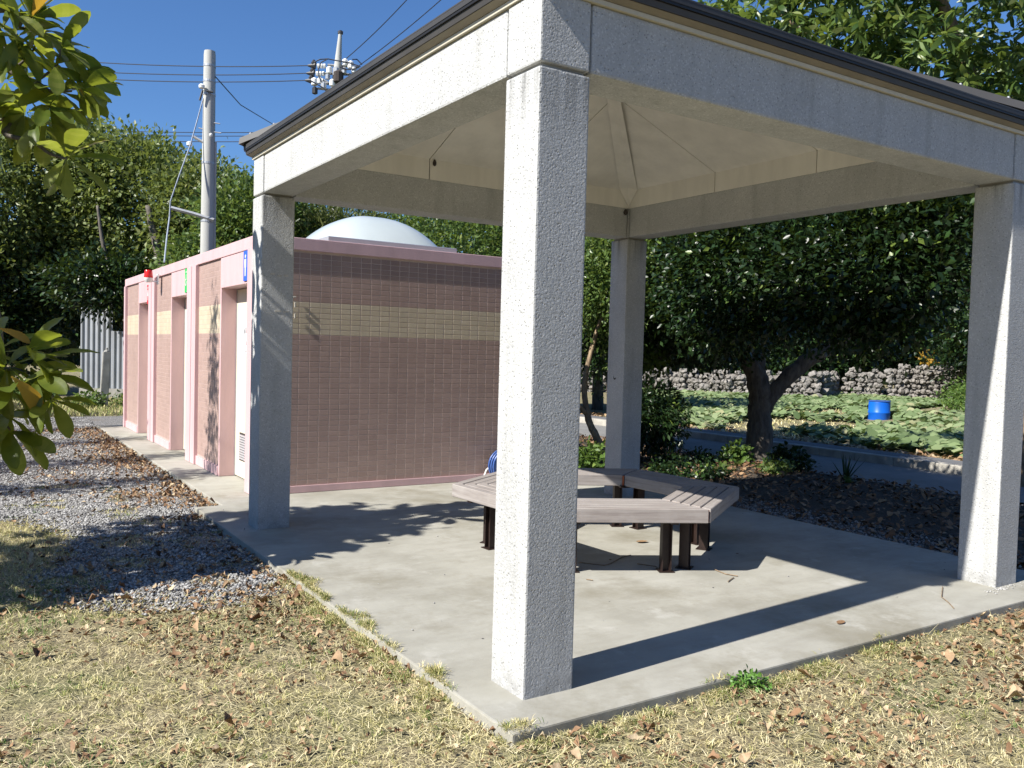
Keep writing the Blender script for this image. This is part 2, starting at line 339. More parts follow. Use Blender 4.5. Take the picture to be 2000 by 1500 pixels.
M = dict(
    soft_grout=plain('soft_grout', (0.45, 0.33, 0.295), 0.9, bmp=0.2), vivid=plain('vivid_weed', (0.085, 0.185, 0.03), 0.5, 0, 0.2, 40),
    terrazzo=mat_terrazzo(), slab=mat_slab(), ground=mat_ground(), bed=mat_bed(), gravelbed=mat_gravelbed(),
    tile=mat_tile('mauve_tile', ((0.39, 0.275, 0.24), (0.44, 0.315, 0.275))),
    cream_tile=mat_tile('cream_tile', ((0.56, 0.47, 0.34), (0.62, 0.53, 0.395))),
    grout=plain('grout', (0.66, 0.54, 0.48), 0.9, bmp=0.3),
    pink=mat_paint('pink_paint', (0.66, 0.45, 0.46)),
    door=mat_paint('cream_door_paint', (0.76, 0.71, 0.57), 0.4, 0.0),
    cream=mat_paint('ceiling_paint', (0.82, 0.79, 0.72), 0.6, 0.1),
    flashing=mat_paint('flashing_cream', (0.62, 0.58, 0.47), 0.5, 0.0),
    fascia=plain('dark_bronze', (0.014, 0.013, 0.012), 0.5, 0.0, 0.15, 3),
    roof=plain('roof_sheet_grey', (0.045, 0.044, 0.044), 0.6, 0.0, 0.12, 3),
    gutter=plain('bronze_grey', (0.060, 0.056, 0.052), 0.5, 0.0, 0.15, 3),
    wood=mat_wood(), leg=plain('brown_leg_steel', (0.028, 0.016, 0.013), 0.45, 0.2, 0.3, 30),
    rust=plain('rust_bracket', (0.35, 0.10, 0.04), 0.8, 0.0, 0.3, 40),
    dome=plain('acrylic_dome', (0.46, 0.51, 0.51), 0.22, 0.0, 0.04, 2),
    alu=plain('aluminium', (0.62, 0.63, 0.64), 0.35, 0.6, 0.06, 5),
    white=plain('white_enamel', (0.78, 0.78, 0.76), 0.35, 0.0, 0.05, 5),
    black=plain('black_rubber', (0.02, 0.02, 0.022), 0.5, 0.0, 0.2, 20),
    red=plain('red_lens', (0.62, 0.02, 0.015), 0.15, 0.0, 0.1, 20),
    blue_sign=plain('blue_sign', (0.05, 0.14, 0.62), 0.35, 0.0, 0.05, 5),
    green_sign=plain('green_sign', (0.05, 0.50, 0.13), 0.35, 0.0, 0.05, 5),
    red_sign=plain('red_sign', (0.65, 0.03, 0.05), 0.35, 0.0, 0.05, 5),
    paper=plain('paper_notice', (0.80, 0.80, 0.78), 0.8, 0.0, 0.05, 30), ink=plain('grey_print', (0.38, 0.37, 0.38), 0.8, 0.0, 0.3, 40),
    hose=plain('blue_hose', (0.05, 0.11, 0.34), 0.35, 0.0, 0.15, 20),
    drum=plain('blue_drum', (0.006, 0.115, 0.56), 0.35, 0.0, 0.1, 3),
    pole=mat_paint('pole_concrete', (0.44, 0.44, 0.41), 0.8, 0.3),
    porcelain=plain('porcelain', (0.78, 0.78, 0.74), 0.25), steel=plain('galvanised', (0.42, 0.43, 0.44), 0.45, 0.5),
    wire=plain('wire_black', (0.03, 0.035, 0.05), 0.6), cable=plain('cable_grey', (0.32, 0.36, 0.42), 0.6),
    corrugated=plain('corrugated_zinc', (0.36, 0.38, 0.41), 0.5, 0.35, 0.12, 1.5), oldcon=plain('old_concrete', (0.33, 0.32, 0.29), 0.9, 0, 0.25, 4, 0.5),
    road=mat_asphalt('worn_asphalt', (0.17, 0.167, 0.16), (0.25, 0.245, 0.235)), walk=mat_asphalt('dark_asphalt', (0.105, 0.105, 0.11), (0.15, 0.15, 0.155)),
    kerb=plain('kerb_concrete', (0.36, 0.34, 0.30), 0.9, 0, 0.25, 6, 0.5),
    coral=mat_coral(), bark=mat_bark('grey_bark', (0.055, 0.048, 0.04), (0.19, 0.165, 0.135)),
    pale_bark=mat_bark('pale_bark', (0.12, 0.085, 0.055), (0.34, 0.25, 0.16)),
    soffit=plain('tan_soffit', (0.24, 0.21, 0.16), 0.6, 0, 0.15, 4),
    tape=plain('old_tape', (0.50, 0.47, 0.41), 0.7, 0, 0.3, 60), dark=plain('dark_residue_and_backing', (0.05, 0.04, 0.035), 0.9, 0, 0.3, 50),
    yellow=plain('yellow_plastic', (0.65, 0.45, 0.03), 0.4),
)
GREEN = [(0.0, (0.035, 0.075, 0.018)), (0.5, (0.075, 0.135, 0.030)), (0.85, (0.13, 0.20, 0.045)), (1.0, (0.24, 0.28, 0.08))]
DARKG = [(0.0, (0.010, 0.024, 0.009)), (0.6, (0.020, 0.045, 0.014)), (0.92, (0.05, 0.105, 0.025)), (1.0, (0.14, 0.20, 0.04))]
LIGHTG = [(0.0, (0.06, 0.12, 0.022)), (0.5, (0.12, 0.21, 0.04)), (1.0, (0.25, 0.34, 0.08))]
M['leaf_mid'] = mat_leaf('leaf_mid_green', [(0.0, (0.045, 0.09, 0.022)), (0.5, (0.10, 0.165, 0.04)), (0.85, (0.17, 0.25, 0.065)), (1.0, (0.28, 0.33, 0.11))], 0.38, 0.35, (0.32, 0.42, 0.06))
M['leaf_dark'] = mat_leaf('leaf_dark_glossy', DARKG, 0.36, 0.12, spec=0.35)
M['leaf_olive'] = mat_leaf('leaf_olive', [(0, (0.08, 0.115, 0.028)), (0.6, (0.18, 0.235, 0.065)), (1, (0.33, 0.35, 0.13))], 0.45, 0.35, (0.34, 0.40, 0.06))
M['leaf_light'] = mat_leaf('leaf_light', LIGHTG, 0.45, 0.35)
M['leaf_pine'] = mat_leaf('leaf_yellow_green', [(0, (0.06, 0.08, 0.02)), (1, (0.20, 0.22, 0.06))], 0.6, 0.3)
M['leaf_big'] = mat_leaf('leaf_broad', [(0, (0.085, 0.14, 0.022)), (0.6, (0.16, 0.21, 0.035)), (0.9, (0.27, 0.30, 0.07)), (1, (0.36, 0.16, 0.04))], 0.36, 0.5, (0.50, 0.55, 0.04))
M['leaf_yellow'] = mat_leaf('leaf_turning', [(0, (0.45, 0.27, 0.03)), (1, (0.58, 0.38, 0.06))], 0.5, 0.45, (0.7, 0.4, 0.04))
M['pumpkin'] = mat_leaf('leaf_gourd', [(0, (0.12, 0.18, 0.07)), (0.5, (0.22, 0.30, 0.13)), (0.85, (0.32, 0.39, 0.20)), (1, (0.40, 0.40, 0.21))], 0.6, 0.25)
M['grass'] = mat_tinted('grass_blades', [(0, (0.08, 0.15, 0.025)), (0.25, (0.20, 0.25, 0.055)), (0.45, (0.44, 0.41, 0.15)), (0.75, (0.64, 0.55, 0.28)), (1, (0.80, 0.71, 0.45))], 0.7, 30, 0.15, 0.0)
M['litter'] = mat_tinted('dead_leaves', [(0, (0.13, 0.065, 0.03)), (0.5, (0.28, 0.16, 0.08)), (0.8, (0.40, 0.27, 0.15)), (1, (0.58, 0.46, 0.29))], 0.75, 50, 0.3, 0.3)
M['stones'] = mat_tinted('gravel_stones', [(0, (0.13, 0.125, 0.12)), (0.5, (0.30, 0.295, 0.285)), (0.9, (0.43, 0.425, 0.415)), (1, (0.60, 0.59, 0.57))], 0.85, 60, 0.2, 0.4)

# ------------------------------------------------------------------ ground
W, SX, SY = 0.2454, 3.756, 3.837
def sheet(name, pts, z, mat, kind='structure'):
    o = link(name, mesh(name, [(x, y, z) for x, y in pts], [tuple(range(len(pts)))]), mat); return props(o, kind=kind)
def wobble(pts, amp, step, seed):
    r = random.Random(seed); out = []
    for i in range(len(pts)):
        a = Vector(pts[i]); b = Vector(pts[(i + 1) % len(pts)]); n = max(1, int((b - a).length / step))
        for k in range(n):
            p = a.lerp(b, k / n); out.append((p.x + r.uniform(-amp, amp), p.y + r.uniform(-amp, amp)))
    return out
sheet('ground', [(-500, -500), (500, -500), (500, 700), (-500, 700)], -0.052, M['ground'])
gravel_poly = [(-0.12, 2.05), (-0.75, 1.98), (-1.25, 2.15), (-1.5, 2.8), (-1.25, 3.6), (-1.2, 4.6), (-1.6, 5.0), (-3.2, 5.6), (-3.4, 14.8), (1.5, 15.3), (1.5, 12.7), (0.05, 12.65), (0.05, 4.8), (-0.12, 4.7)]
sheet('gravel_path', wobble(gravel_poly, 0.06, 0.3, 3), -0.0505, M['gravelbed'])
sheet('planting_bed', wobble([(4.10, -0.6), (7.2, -1.5), (7.2, 16), (3.45, 16), (3.45, 4.9), (4.10, 4.9)], 0.04, 0.4, 5), -0.040, M['bed'])
def band(name, x0, x1, y0, y1, z0, z1, mat, c=0.0):
    return Geo().box(x0, x1, y0, y1, z0, z1, c).build(name, mat, kind='structure')
sheet('road', [(7.15, -60), (8.86, -60), (8.86, 80), (7.15, 80)], -0.034, M['road'])
band('sidewalk', 9.0, 9.5, -60, 80, -0.2, 0.068, M['walk'])
kerb = empty('kerb', (8.93, 4.5, -0.05), 'pale concrete kerb stones along the far side of the road', 'kerb')
kerb['kind'] = 'structure'; del kerb['category']
ky = -1.2
kme = Geo().box(-0.075, 0.075, 0, 0.592, 0, 0.135, 0.012); kmesh = mesh('kerb_stone', kme.v, kme.f)
for i in range(26):
    o = link('kerb_stone', kmesh, M['kerb'], kerb); o.location = (random.uniform(-0.004, 0.004), ky + i * 0.6 - 4.5, -0.005 + random.uniform(-0.004, 0.003))
# concrete floor of the shelter and strip along the toilets, one slab with arrises
slab = Geo()
slab.box(-0.20, 4.16, -0.235, 4.72, -0.16, 0.0, 0.008)
slab.box(0.03, 3.9, 4.722, 12.7, -0.16, -0.003, 0.008)
slab.build('pavement', M['slab'], kind='structure')

# grass and litter -------------------------------------------------------
def blades(name, n, region, hmin, hmax, wmin, wmax, lean, tintf, mat, z0=-0.052, label=None, cat=None, clump=0):
    if clump:          # tussocks: blades of one tuft share height, lean and tone
        cxy = region(max(1, n // clump)); m = len(cxy); idx = np.repeat(np.arange(m), clump); n = len(idx)
        rad = rng.uniform(.006, .024, m)[idx] * np.sqrt(rng.random(n)) * 1.6; th = rng.uniform(0, 2 * np.pi, n)
        xy = cxy[idx] + np.stack([np.cos(th), np.sin(th)], 1) * rad[:, None]
        ch = rng.uniform(.55, 1.3, m)[idx]; a = rng.uniform(0, 2 * np.pi, m)[idx] * .5 + th * .5 + rng.normal(0, .7, n); tn = (tintf(cxy[:, 0], cxy[:, 1]))[idx] + rng.normal(0, .13, n)
        tn = np.clip(tn, 0, 1); zb = rng.normal(0, .006, m)[idx]
    else:
        xy = region(n); n = len(xy); ch = np.ones(n); a = rng.uniform(0, 2 * np.pi, n); tn = tintf(xy[:, 0], xy[:, 1]); zb = np.zeros(n)
    h = rng.uniform(hmin, hmax, n) * ch; w = rng.uniform(wmin, wmax, n)
    d = np.stack([np.cos(a), np.sin(a)], 1); ln = rng.uniform(*lean, n)
    sa = a + np.pi / 2 + rng.normal(0, 0.4, n); s = np.stack([np.cos(sa), np.sin(sa), np.zeros(n)], 1) * (w / 2)[:, None]
    zz = (z0(xy[:, 0], xy[:, 1]) if callable(z0) else np.full(n, z0)) + zb
    base = np.concatenate([xy, zz[:, None]], 1)
    up = np.zeros((n, 3)); up[:, 2] = 1; dd = np.concatenate([d, np.zeros((n, 1))], 1)
    mid = base + up * (h * 0.62 * np.cos(ln))[:, None] + dd * (h * 0.5 * np.sin(ln))[:, None]
    tip = base + up * (h * 0.85 * np.cos(ln * 1.25)).clip(0.004)[:, None] + dd * (h * 1.05 * np.sin(ln))[:, None]
    V = np.stack([base - s, base + s, mid + s * 0.8, mid - s * 0.8, tip], 1).reshape(-1, 3)
    b = np.arange(n)[:, None] * 5
    F = np.concatenate([b + [[0, 1, 2]], b + [[0, 2, 3]], b + [[3, 2, 4]]], 1).reshape(-1, 3)
    o = link(name, fast_mesh(name, V, F, 3, np.repeat(tn, 3)), mat); return props(o, label, cat, kind='stuff')
def inside(x, y, poly):
    c = np.zeros(len(x), bool); n = len(poly)
    for i in range(n):
        x0, y0 = poly[i]; x1, y1 = poly[i - 1]
        m = ((y0 > y) != (y1 > y)) & (x < (x1 - x0) * (y - y0) / (y1 - y0 + 1e-12) + x0); c ^= m
    return c
def on_slab(x, y, e=0.0):
    e2 = e + 0.035 * (fbm(x, y, 6) - 0.5)
    return ((x > -0.20 + e2) & (x < 4.16) & (y > -0.235 + e2) & (y < 4.72)) | ((x > 0.03 + e) & (x < 3.9) & (y >= 4.7) & (y < 12.7))
def in_gravel(x, y):
    w = .35 * (fbm(x, y, 2.2) - .5); return inside(x + w + rng.normal(0, .07, len(x)), y + .6 * (fbm(x + 3, y, 2.0) - .5) + rng.normal(0, .10, len(x)), gravel_poly)
def lawn_mask(x, y):
    g = in_gravel(x, y)
    edge = fbm(x, y, 3.2) + .06 * (y < 2.9)
    return (~on_slab(x, y)) & (~g | (edge > 0.575)) & (x < 4.4 + 0.3 * np.sin(y * 5))
def near_region(n):
    # more blades close to the viewer
    r = 0.9 + 6.5 * rng.random(int(n * 2.2)) ** 1.45; a = np.radians(rng.uniform(14, 101, int(n * 2.2)))
    x = CAM[0] + r * np.cos(a); y = CAM[1] + r * np.sin(a); m = lawn_mask(x, y) & (y < 7.5)
    xy = np.stack([x, y], 1)[m]; return xy[:n]
def side_region(n):
    x = rng.uniform(-4.5, -0.6, n * 2); y = rng.uniform(2.0, 6.6, n * 2); m = lawn_mask(x, y)
    return np.stack([x, y], 1)[m][:n]
def _strand_region(n):
    p = near_region(n * 3); return p[rng.permutation(len(p))[:n]]
blades('long_straw', 700, _strand_region, 0.10, 0.26, 0.0016, 0.003, (1.25, 1.53), lambda x, y: np.clip(rng.normal(.9, .08, len(x)), 0, 1), M['grass'], z0=-0.03, label='single long bleached stalks lying on the turf', cat='dry grass')
def straw_tint(x, y):
    g = fbm(x, y, 1.9) + 0.25 * (fbm(x + 9, y, 6) - .5); left = np.clip((-x + 0.6) / 2.5, 0, 1)
    t = 0.74 + 0.30 * rng.normal(0, 0.6, len(x)) - np.clip(g - 0.49, 0, 1) * 3.3 - 0.22 * left + 0.12 * (x > 1)
    return np.clip(t, 0, 1)
blades('grass', 165000, near_region, 0.014, 0.042, 0.0018, 0.0040, (0.3, 1.45), straw_tint, M['grass'], label='short dry straw and green turf in the foreground', cat='grass', clump=16)
def dry_tint(x, y): return np.clip(rng.normal(0.82, 0.12, len(x)), 0, 1)
blades('dry_grass', 60000, near_region, 0.02, 0.075, 0.0014, 0.0034, (1.2, 1.56), dry_tint, M['grass'], z0=-0.036, label='long bleached straw lying over the turf', cat='dry grass')
blades('side_grass', 36000, side_region, 0.02, 0.05, 0.0025, 0.005, (0.3, 1.4), straw_tint, M['grass'], label='sunlit straw coloured turf left of the gravel', cat='grass')
def edge_region(n):
    n = int(n * 1.7); t = rng.random(n); e = rng.integers(0, 2, n)
    w_ = 0.30 * (fbm(t * 9, t * 3, 1.0) - 0.40)
    x = np.where(e == 0, -0.20 + w_ - np.abs(rng.normal(0, 0.05, n)), -0.2 + 4.2 * t); y = np.where(e == 0, -0.2 + 2.5 * t, -0.26 + w_ * 0.5 - np.abs(rng.normal(0, 0.035, n)))
    k = (fbm(x, y, 3.5) > 0.47) | ((e == 0) & (fbm(x, y, 3.5) > 0.38)); return np.stack([x, y], 1)[k]
blades('edge_grass', 26000, edge_region, 0.014, 0.046, 0.0016, 0.0036, (0.4, 1.5), lambda x, y: np.clip(rng.normal(0.5, 0.28, len(x)), 0, 1), M['grass'], label='tufts of dry grass leaning over the edge of the slab', cat='grass', clump=14, z0=lambda x, y: np.where((x > -.2) & (y > -.235), 0.0, -.045))
def far_region(n):
    x = rng.uniform(-4.5, 4.0, n); y = rng.uniform(15.1, 20.5, n); return np.stack([x, y], 1)
blades('rough_grass', 22000, far_region, 0.04, 0.14, 0.006, 0.014, (0.1, 1.2), lambda x, y: np.clip(rng.normal(0.38, 0.2, len(x)) , 0, 1), M['grass'], label='rough grass between the gravel and the corrugated sheets', cat='grass')

def scatter_leaves(name, xy, z, smin, smax, mat, tint, flat=0.35, label=None, cat=None, kind='stuff'):
    """curled dead leaves: six vertices, four triangles each"""
    n = len(xy); L = rng.uniform(smin, smax, n); Wd = L * rng.uniform(0.25, 0.75, n)
    a = rng.uniform(0, 2 * np.pi, n); ti = rng.normal(0, flat, n); tj = rng.normal(0, flat, n); cu = rng.uniform(-0.2, 0.8, n)
    loc = np.zeros((n, 6, 3))
    loc[:, 0] = np.stack([-L / 2, 0 * L, 0 * L], 1)
    loc[:, 1] = np.stack([-L * .12, Wd / 2, cu * Wd], 1); loc[:, 2] = np.stack([-L * .12, -Wd / 2, cu * Wd], 1)
    loc[:, 3] = np.stack([L * .2, Wd * .42, cu * Wd * .8], 1); loc[:, 4] = np.stack([L * .2, -Wd * .42, cu * Wd * .8], 1)
    loc[:, 5] = np.stack([L / 2, 0 * L, L * cu * 0.35], 1)
    x, y, zz = loc[..., 0], loc[..., 1], loc[..., 2]
    zz = zz + x * np.sin(ti)[:, None] + y * np.sin(tj)[:, None]
    ca, sa = np.cos(a)[:, None], np.sin(a)[:, None]
    X = x * ca - y * sa + xy[:, 0:1]; Y = x * sa + y * ca + xy[:, 1:2]
    zmin = zz.min(1, keepdims=True); Z = zz - zmin + (z[:, None] if hasattr(z, '__len__') else z)
    V = np.stack([X, Y, Z], 2).reshape(-1, 3); b = np.arange(n)[:, None] * 6
    F = np.concatenate([b + [[0, 2, 1]], b + [[1, 2, 4]], b + [[1, 4, 3]], b + [[3, 4, 5]]], 1).reshape(-1, 3)
    o = link(name, fast_mesh(name, V, F, 3, np.repeat(tint, 4)), mat); return props(o, label, cat, kind=kind)
def crumpled(name, xy, z, smin, smax, tint, label, cat='leaf litter'):
    """dead leaves with a curled, uneven blade: 6 x 3 vertices each"""
    n = len(xy); L = rng.uniform(smin, smax, (n, 1, 1)); U, K = 6, 3
    u = np.linspace(0, 1, U)[None, :, None]; k = np.array([-1., 0, 1.])[None, None, :]
    asp = rng.uniform(.16, .34, (n, 1, 1)); pk = rng.uniform(.7, 1.5, (n, 1, 1)); w = asp * np.sin(np.pi * (u * .94 + .03) ** pk)
    x = (u - .5) * np.ones((n, 1, 1)) * np.ones((1, 1, 3)) + rng.normal(0, .03, (n, U, K)); y = k * w + rng.normal(0, .03, (n, U, K))
    roll = rng.uniform(-.5, 3.2, (n, 1, 1)); bend = rng.uniform(-1.0, 1.6, (n, 1, 1))
    zz = roll * y * y * 2.2 + bend * (u - .5) ** 2 * .6 + rng.normal(0, .025, (n, U, K))
    t1, t2, a = rng.normal(0, .35, (n, 1, 1)), rng.normal(0, .45, (n, 1, 1)), rng.uniform(0, 6.28, (n, 1, 1)); zz = zz + x * t1 + y * t2
    x, y, zz = x * L, y * L, zz * L; zz = zz - zz.min((1, 2), keepdims=True)
    X = x * np.cos(a) - y * np.sin(a) + xy[:, 0][:, None, None]; Y = x * np.sin(a) + y * np.cos(a) + xy[:, 1][:, None, None]
    V = np.stack([X, Y, zz + z[:, None, None]], 3).reshape(-1, 3)
    f = np.array([[i * K + j, i * K + j + 1, (i + 1) * K + j + 1, (i + 1) * K + j] for i in range(U - 1) for j in range(K - 1)])
    F = (np.arange(n)[:, None, None] * (U * K) + f[None]).reshape(-1, 4)
    o = link(name, fast_mesh(name, V, F, 4, np.clip(np.repeat(tint, len(f)) + rng.normal(0, .04, n * len(f)), 0, 1)), M['litter']); return props(o, label, cat, kind='stuff')
def pick(n, x0, x1, y0, y1, mask):
    x = rng.uniform(x0, x1, n * 3); y = rng.uniform(y0, y1, n * 3); m = mask(x, y); return np.stack([x, y], 1)[m][:n]
lit = pick(9000, -2.2, 4.2, -1.9, 2.6, lambda x, y: lawn_mask(x, y) & (fbm(x, y, 1.4) + 0.12 * fbm(x, y, 7) + rng.normal(0, 0.10, len(x)) > 0.52))
crumpled('leaf_litter', lit, -0.042 + rng.uniform(-0.008, 0.012, len(lit)), 0.012, 0.036, rng.random(len(lit)) ** .9, 'small brown dead leaves scattered through the turf')
lit = pick(520, -2.2, 4.2, -1.9, 2.3, lambda x, y: lawn_mask(x, y) & (fbm(x, y, 1.4) > .46))
crumpled('curled_leaves', lit, -0.036 + rng.uniform(-0.006, 0.012, len(lit)), 0.035, 0.07, rng.random(len(lit)) ** .7, 'larger curled brown leaves caught in the turf')
lit = pick(5200, -1.6, 0.15, 1.7, 12.5, lambda x, y: ~on_slab(x, y, -0.01) & (fbm(x, y, 0.9) * 0.6 + 0.5 * np.exp(-np.abs(x - 0.0) * 2.5) + rng.normal(0, 0.1, len(x)) > 0.52))
crumpled('fallen_leaves', lit, -0.036 + rng.uniform(0, 0.008, len(lit)), 0.02, 0.055, rng.random(len(lit)) ** .9, 'drift of dead leaves on the gravel beside the toilets')
lit = pick(9000, 4.15, 7.3, -1.5, 12, lambda x, y: rng.random(len(x)) > 0.2)
scatter_leaves('bed_litter', lit, -0.038 + rng.uniform(0, 0.012, len(lit)), 0.03, 0.09, M['litter'], rng.random(len(lit)) ** 1.6 * .8, label='leaf litter on the shaded soil under the trees', cat='leaf litter')
lit = pick(2500, 9.45, 11.0, 0, 14, lambda x, y: x < 9.9 + fbm(x, y, 1.3) * 1.3)
scatter_leaves('verge_litter', lit, -0.05 + rng.uniform(0, 0.05, len(lit)), 0.05, 0.13, M['litter'], 0.5 + 0.5 * rng.random(len(lit)), label='straw and dead leaves along the edge of the gourd patch', cat='leaf litter')

def stones(name, xy, z, smin, smax, tint, label, cat='gravel'):
    n = len(xy); oc = np.array([[1, 0, 0], [-1, 0, 0], [0, 1, 0], [0, -1, 0], [0, 0, 1], [0, 0, -1]], float)
    s = rng.uniform(smin, smax, n)[:, None, None] * np.array([1, .8, .6]) * rng.uniform(.7, 1.2, (n, 6, 1))
    v = oc[None] * s + rng.normal(0, 0.15, (n, 6, 3)) * s
    a = rng.uniform(0, 6.28, n)[:, None]; X = v[..., 0] * np.cos(a) - v[..., 1] * np.sin(a); Y = v[..., 0] * np.sin(a) + v[..., 1] * np.cos(a)
    V = np.stack([X + xy[:, 0:1], Y + xy[:, 1:2], v[..., 2] + z], 2).reshape(-1, 3)
    f = np.array([[0, 2, 4], [2, 1, 4], [1, 3, 4], [3, 0, 4], [2, 0, 5], [1, 2, 5], [3, 1, 5], [0, 3, 5]])
    F = (np.arange(n)[:, None, None] * 6 + f[None]).reshape(-1, 3)
    o = link(name, fast_mesh(name, V, F, 3, np.repeat(tint, 8)), M['stones']); return props(o, label, cat, kind='stuff')
gm = lambda x, y: in_gravel(x, y) & ~on_slab(x, y, -0.01) & (fbm(x, y, 3.2) + .06 * (y < 2.9) < 0.63)
st = pick(27000, -2.3, 0.1, 1.6, 7.0, gm)
stones('gravel', st, -0.040, 0.006, 0.017, rng.random(len(st)) , 'pale grey crushed gravel on the path left of the slab')
st = pick(11000, -2.6, 0.1, 7.0, 15.0, gm)
stones('far_gravel', st, -0.038, 0.010, 0.022, rng.random(len(st)), 'crushed gravel further along the toilet wall')
st = pick(5000, 4.15, 4.9, 0, 4.6, lambda x, y: rng.random(len(x)) > (x - 4.15) * 1.2)
stones('bed_gravel', st, -0.036, 0.006, 0.018, rng.random(len(st)) * 0.7, 'loose stones on the soil along the slab edge')
st = pick(60, -0.15, 4.1, -0.15, 4.6, lambda x, y: rng.random(len(x)) > 0.3)
stones('grit', st, 0.003, 0.003, 0.008, rng.random(len(st)), 'scattered grit on the concrete floor', 'grit')
st = np.concatenate([rng.normal((3.5, -0.03), (0.12, 0.02), (60, 2))]); st = st[st[:, 1] < -0.005]
stones('mortar_crumbs', st, 0.003, 0.003, 0.009, 0.9 + 0.1 * rng.random(len(st)), 'white crumbs at the foot of the right column', 'crumbs')

# ------------------------------------------------------------------ the shelter
sh = empty('shelter', (SX / 2, SY / 2, 0), 'open sided pavilion of grey terrazzo columns and beams over the bench', 'shelter')
ox, oy = SX / 2, SY / 2
def sbox(name, x0, x1, y0, y1, z0, z1, mat, c=0.0, parent=sh, label=None, sm=False):
    o = Geo().box(x0 - ox, x1 - ox, y0 - oy, y1 - oy, z0, z1, c).build(name, mat, parent, label=label)
    return o
HB, HT = 2.5, 2.785
corners = [(0, 0), (0, SY - W), (SX - W, 0), (SX - W, SY - W)]
for (x, y) in corners:
    sbox('column', x, x + W, y, y + W, -0.02, HB - 0.008, M['terrazzo'], 0.009)
    sbox('corner_block', x + 0.002, x + W - 0.002, y + 0.002, y + W - 0.002, HB + 0.010, HT, M['terrazzo'], 0.008)
    sbox('joint', x + 0.02, x + W - 0.02, y + 0.02, y + W - 0.02, HB - 0.03, HB + 0.03, M['oldcon'])
g_ = 0.009
for (y0) in (0, SY - W):
    sbox('beam', W + g_, SX - W - g_, y0 + 0.006, y0 + W - 0.006, HB + 0.008, HT, M['terrazzo'], 0.012)
    for x0 in (W - 0.02, SX - W - 0.015): sbox('joint', x0, x0 + 0.035, y0 + 0.03, y0 + W - 0.03, HB + 0.02, HT - 0.01, M['oldcon'])
for (x0) in (0, SX - W):
    sbox('beam', x0 + 0.006, x0 + W - 0.006, W + g_, SY - W - g_, HB + 0.008, HT, M['terrazzo'], 0.012)
    for y0 in (W - 0.02, SY - W - 0.015): sbox('joint', x0 + 0.03, x0 + W - 0.03, y0, y0 + 0.035, HB + 0.02, HT - 0.01, M['oldcon'])
def ring(name, z0, z1, o0, o1, thick, mat):
    """a mitred eaves strip: outer face offset o0 at the bottom and o1 at the top"""
    g = Geo()
    def c(o, z): return [(-o - ox, -o - oy, z), (SX + o - ox, -o - oy, z), (SX + o - ox, SY + o - oy, z), (-o - ox, SY + o - oy, z)]
    v = c(o0, z0) + c(o1, z1) + c(o1 - thick, z1) + c(o0 - thick, z0)
    f = []
    for i in range(4):
        j = (i + 1) % 4
        f += [(i, j, 4 + j, 4 + i), (4 + i, 4 + j, 8 + j, 8 + i), (8 + i, 8 + j, 12 + j, 12 + i), (12 + i, 12 + j, j, i)]
    g.add(v, f); return g.build(name, mat, sh)
ring('flashing', HT + 0.001, HT + 0.018, 0.008, 0.010, 0.16, M['flashing'])
ring('soffit_strip', HT + 0.020, HT + 0.036, 0.012, 0.040, 0.10, M['soffit'])
ring('gutter', HT + 0.038, HT + 0.064, 0.044, 0.049, 0.05, M['gutter'])
ring('fascia', HT + 0.066, HT + 0.100, 0.057, 0.058, 0.06, M['fascia'])
ring('drip_edge', HT + 0.101, HT + 0.106, 0.061, 0.061, 0.07, M['gutter'])
# roof: four slopes of standing sheets and four hip caps with screws
ZE, RS = HT + 0.108, 0.48
apx = (0, 0, ZE + RS * (ox + 0.06))
ec = [(-ox - .06, -oy - .06, ZE), (ox + .06, -oy - .06, ZE), (ox + .06, oy + .06, ZE), (-ox - .06, oy + .06, ZE)]
for i in range(4):
    a, b = ec[i], ec[(i + 1) % 4]
    v = [a, b, apx] + [(p[0], p[1], p[2] - 0.03) for p in (a, b, apx)]
    Geo().add(v, [(0, 1, 2), (3, 5, 4), (0, 3, 4, 1), (1, 4, 5, 2), (2, 5, 3, 0)]).build('roof', M['roof'], sh)
    ap = Vector(apx); A = Vector(a); d = (ap - A); side = Vector((-d.y, d.x, 0)).normalized() * 0.065
    up = Vector((0, 0, 0.052)); A0 = A - d.normalized() * 0.005
    v = [A0 - side, A0 + side, ap + side, ap - side, A0 - side * .75 + up, A0 + side * .75 + up, ap + side * .75 + up, ap - side * .75 + up]
    hc = Geo().add(v, [(0, 3, 2, 1), (4, 5, 6, 7), (0, 1, 5, 4), (1, 2, 6, 5), (2, 3, 7, 6), (3, 0, 4, 7)]).build('hip_cap', M['roof'], sh)
    sg = Geo()
    for k in (0.03, 0.10, 0.2, 0.5, 0.8):
        for s in (-0.55, 0.55):
            p = A0 + d * k + side * s + up; sg.lathe([(0.011, 0), (0.011, 0.004), (0.006, 0.012)], p, 8)
    s = sg.build('screws', M['steel'], sh)
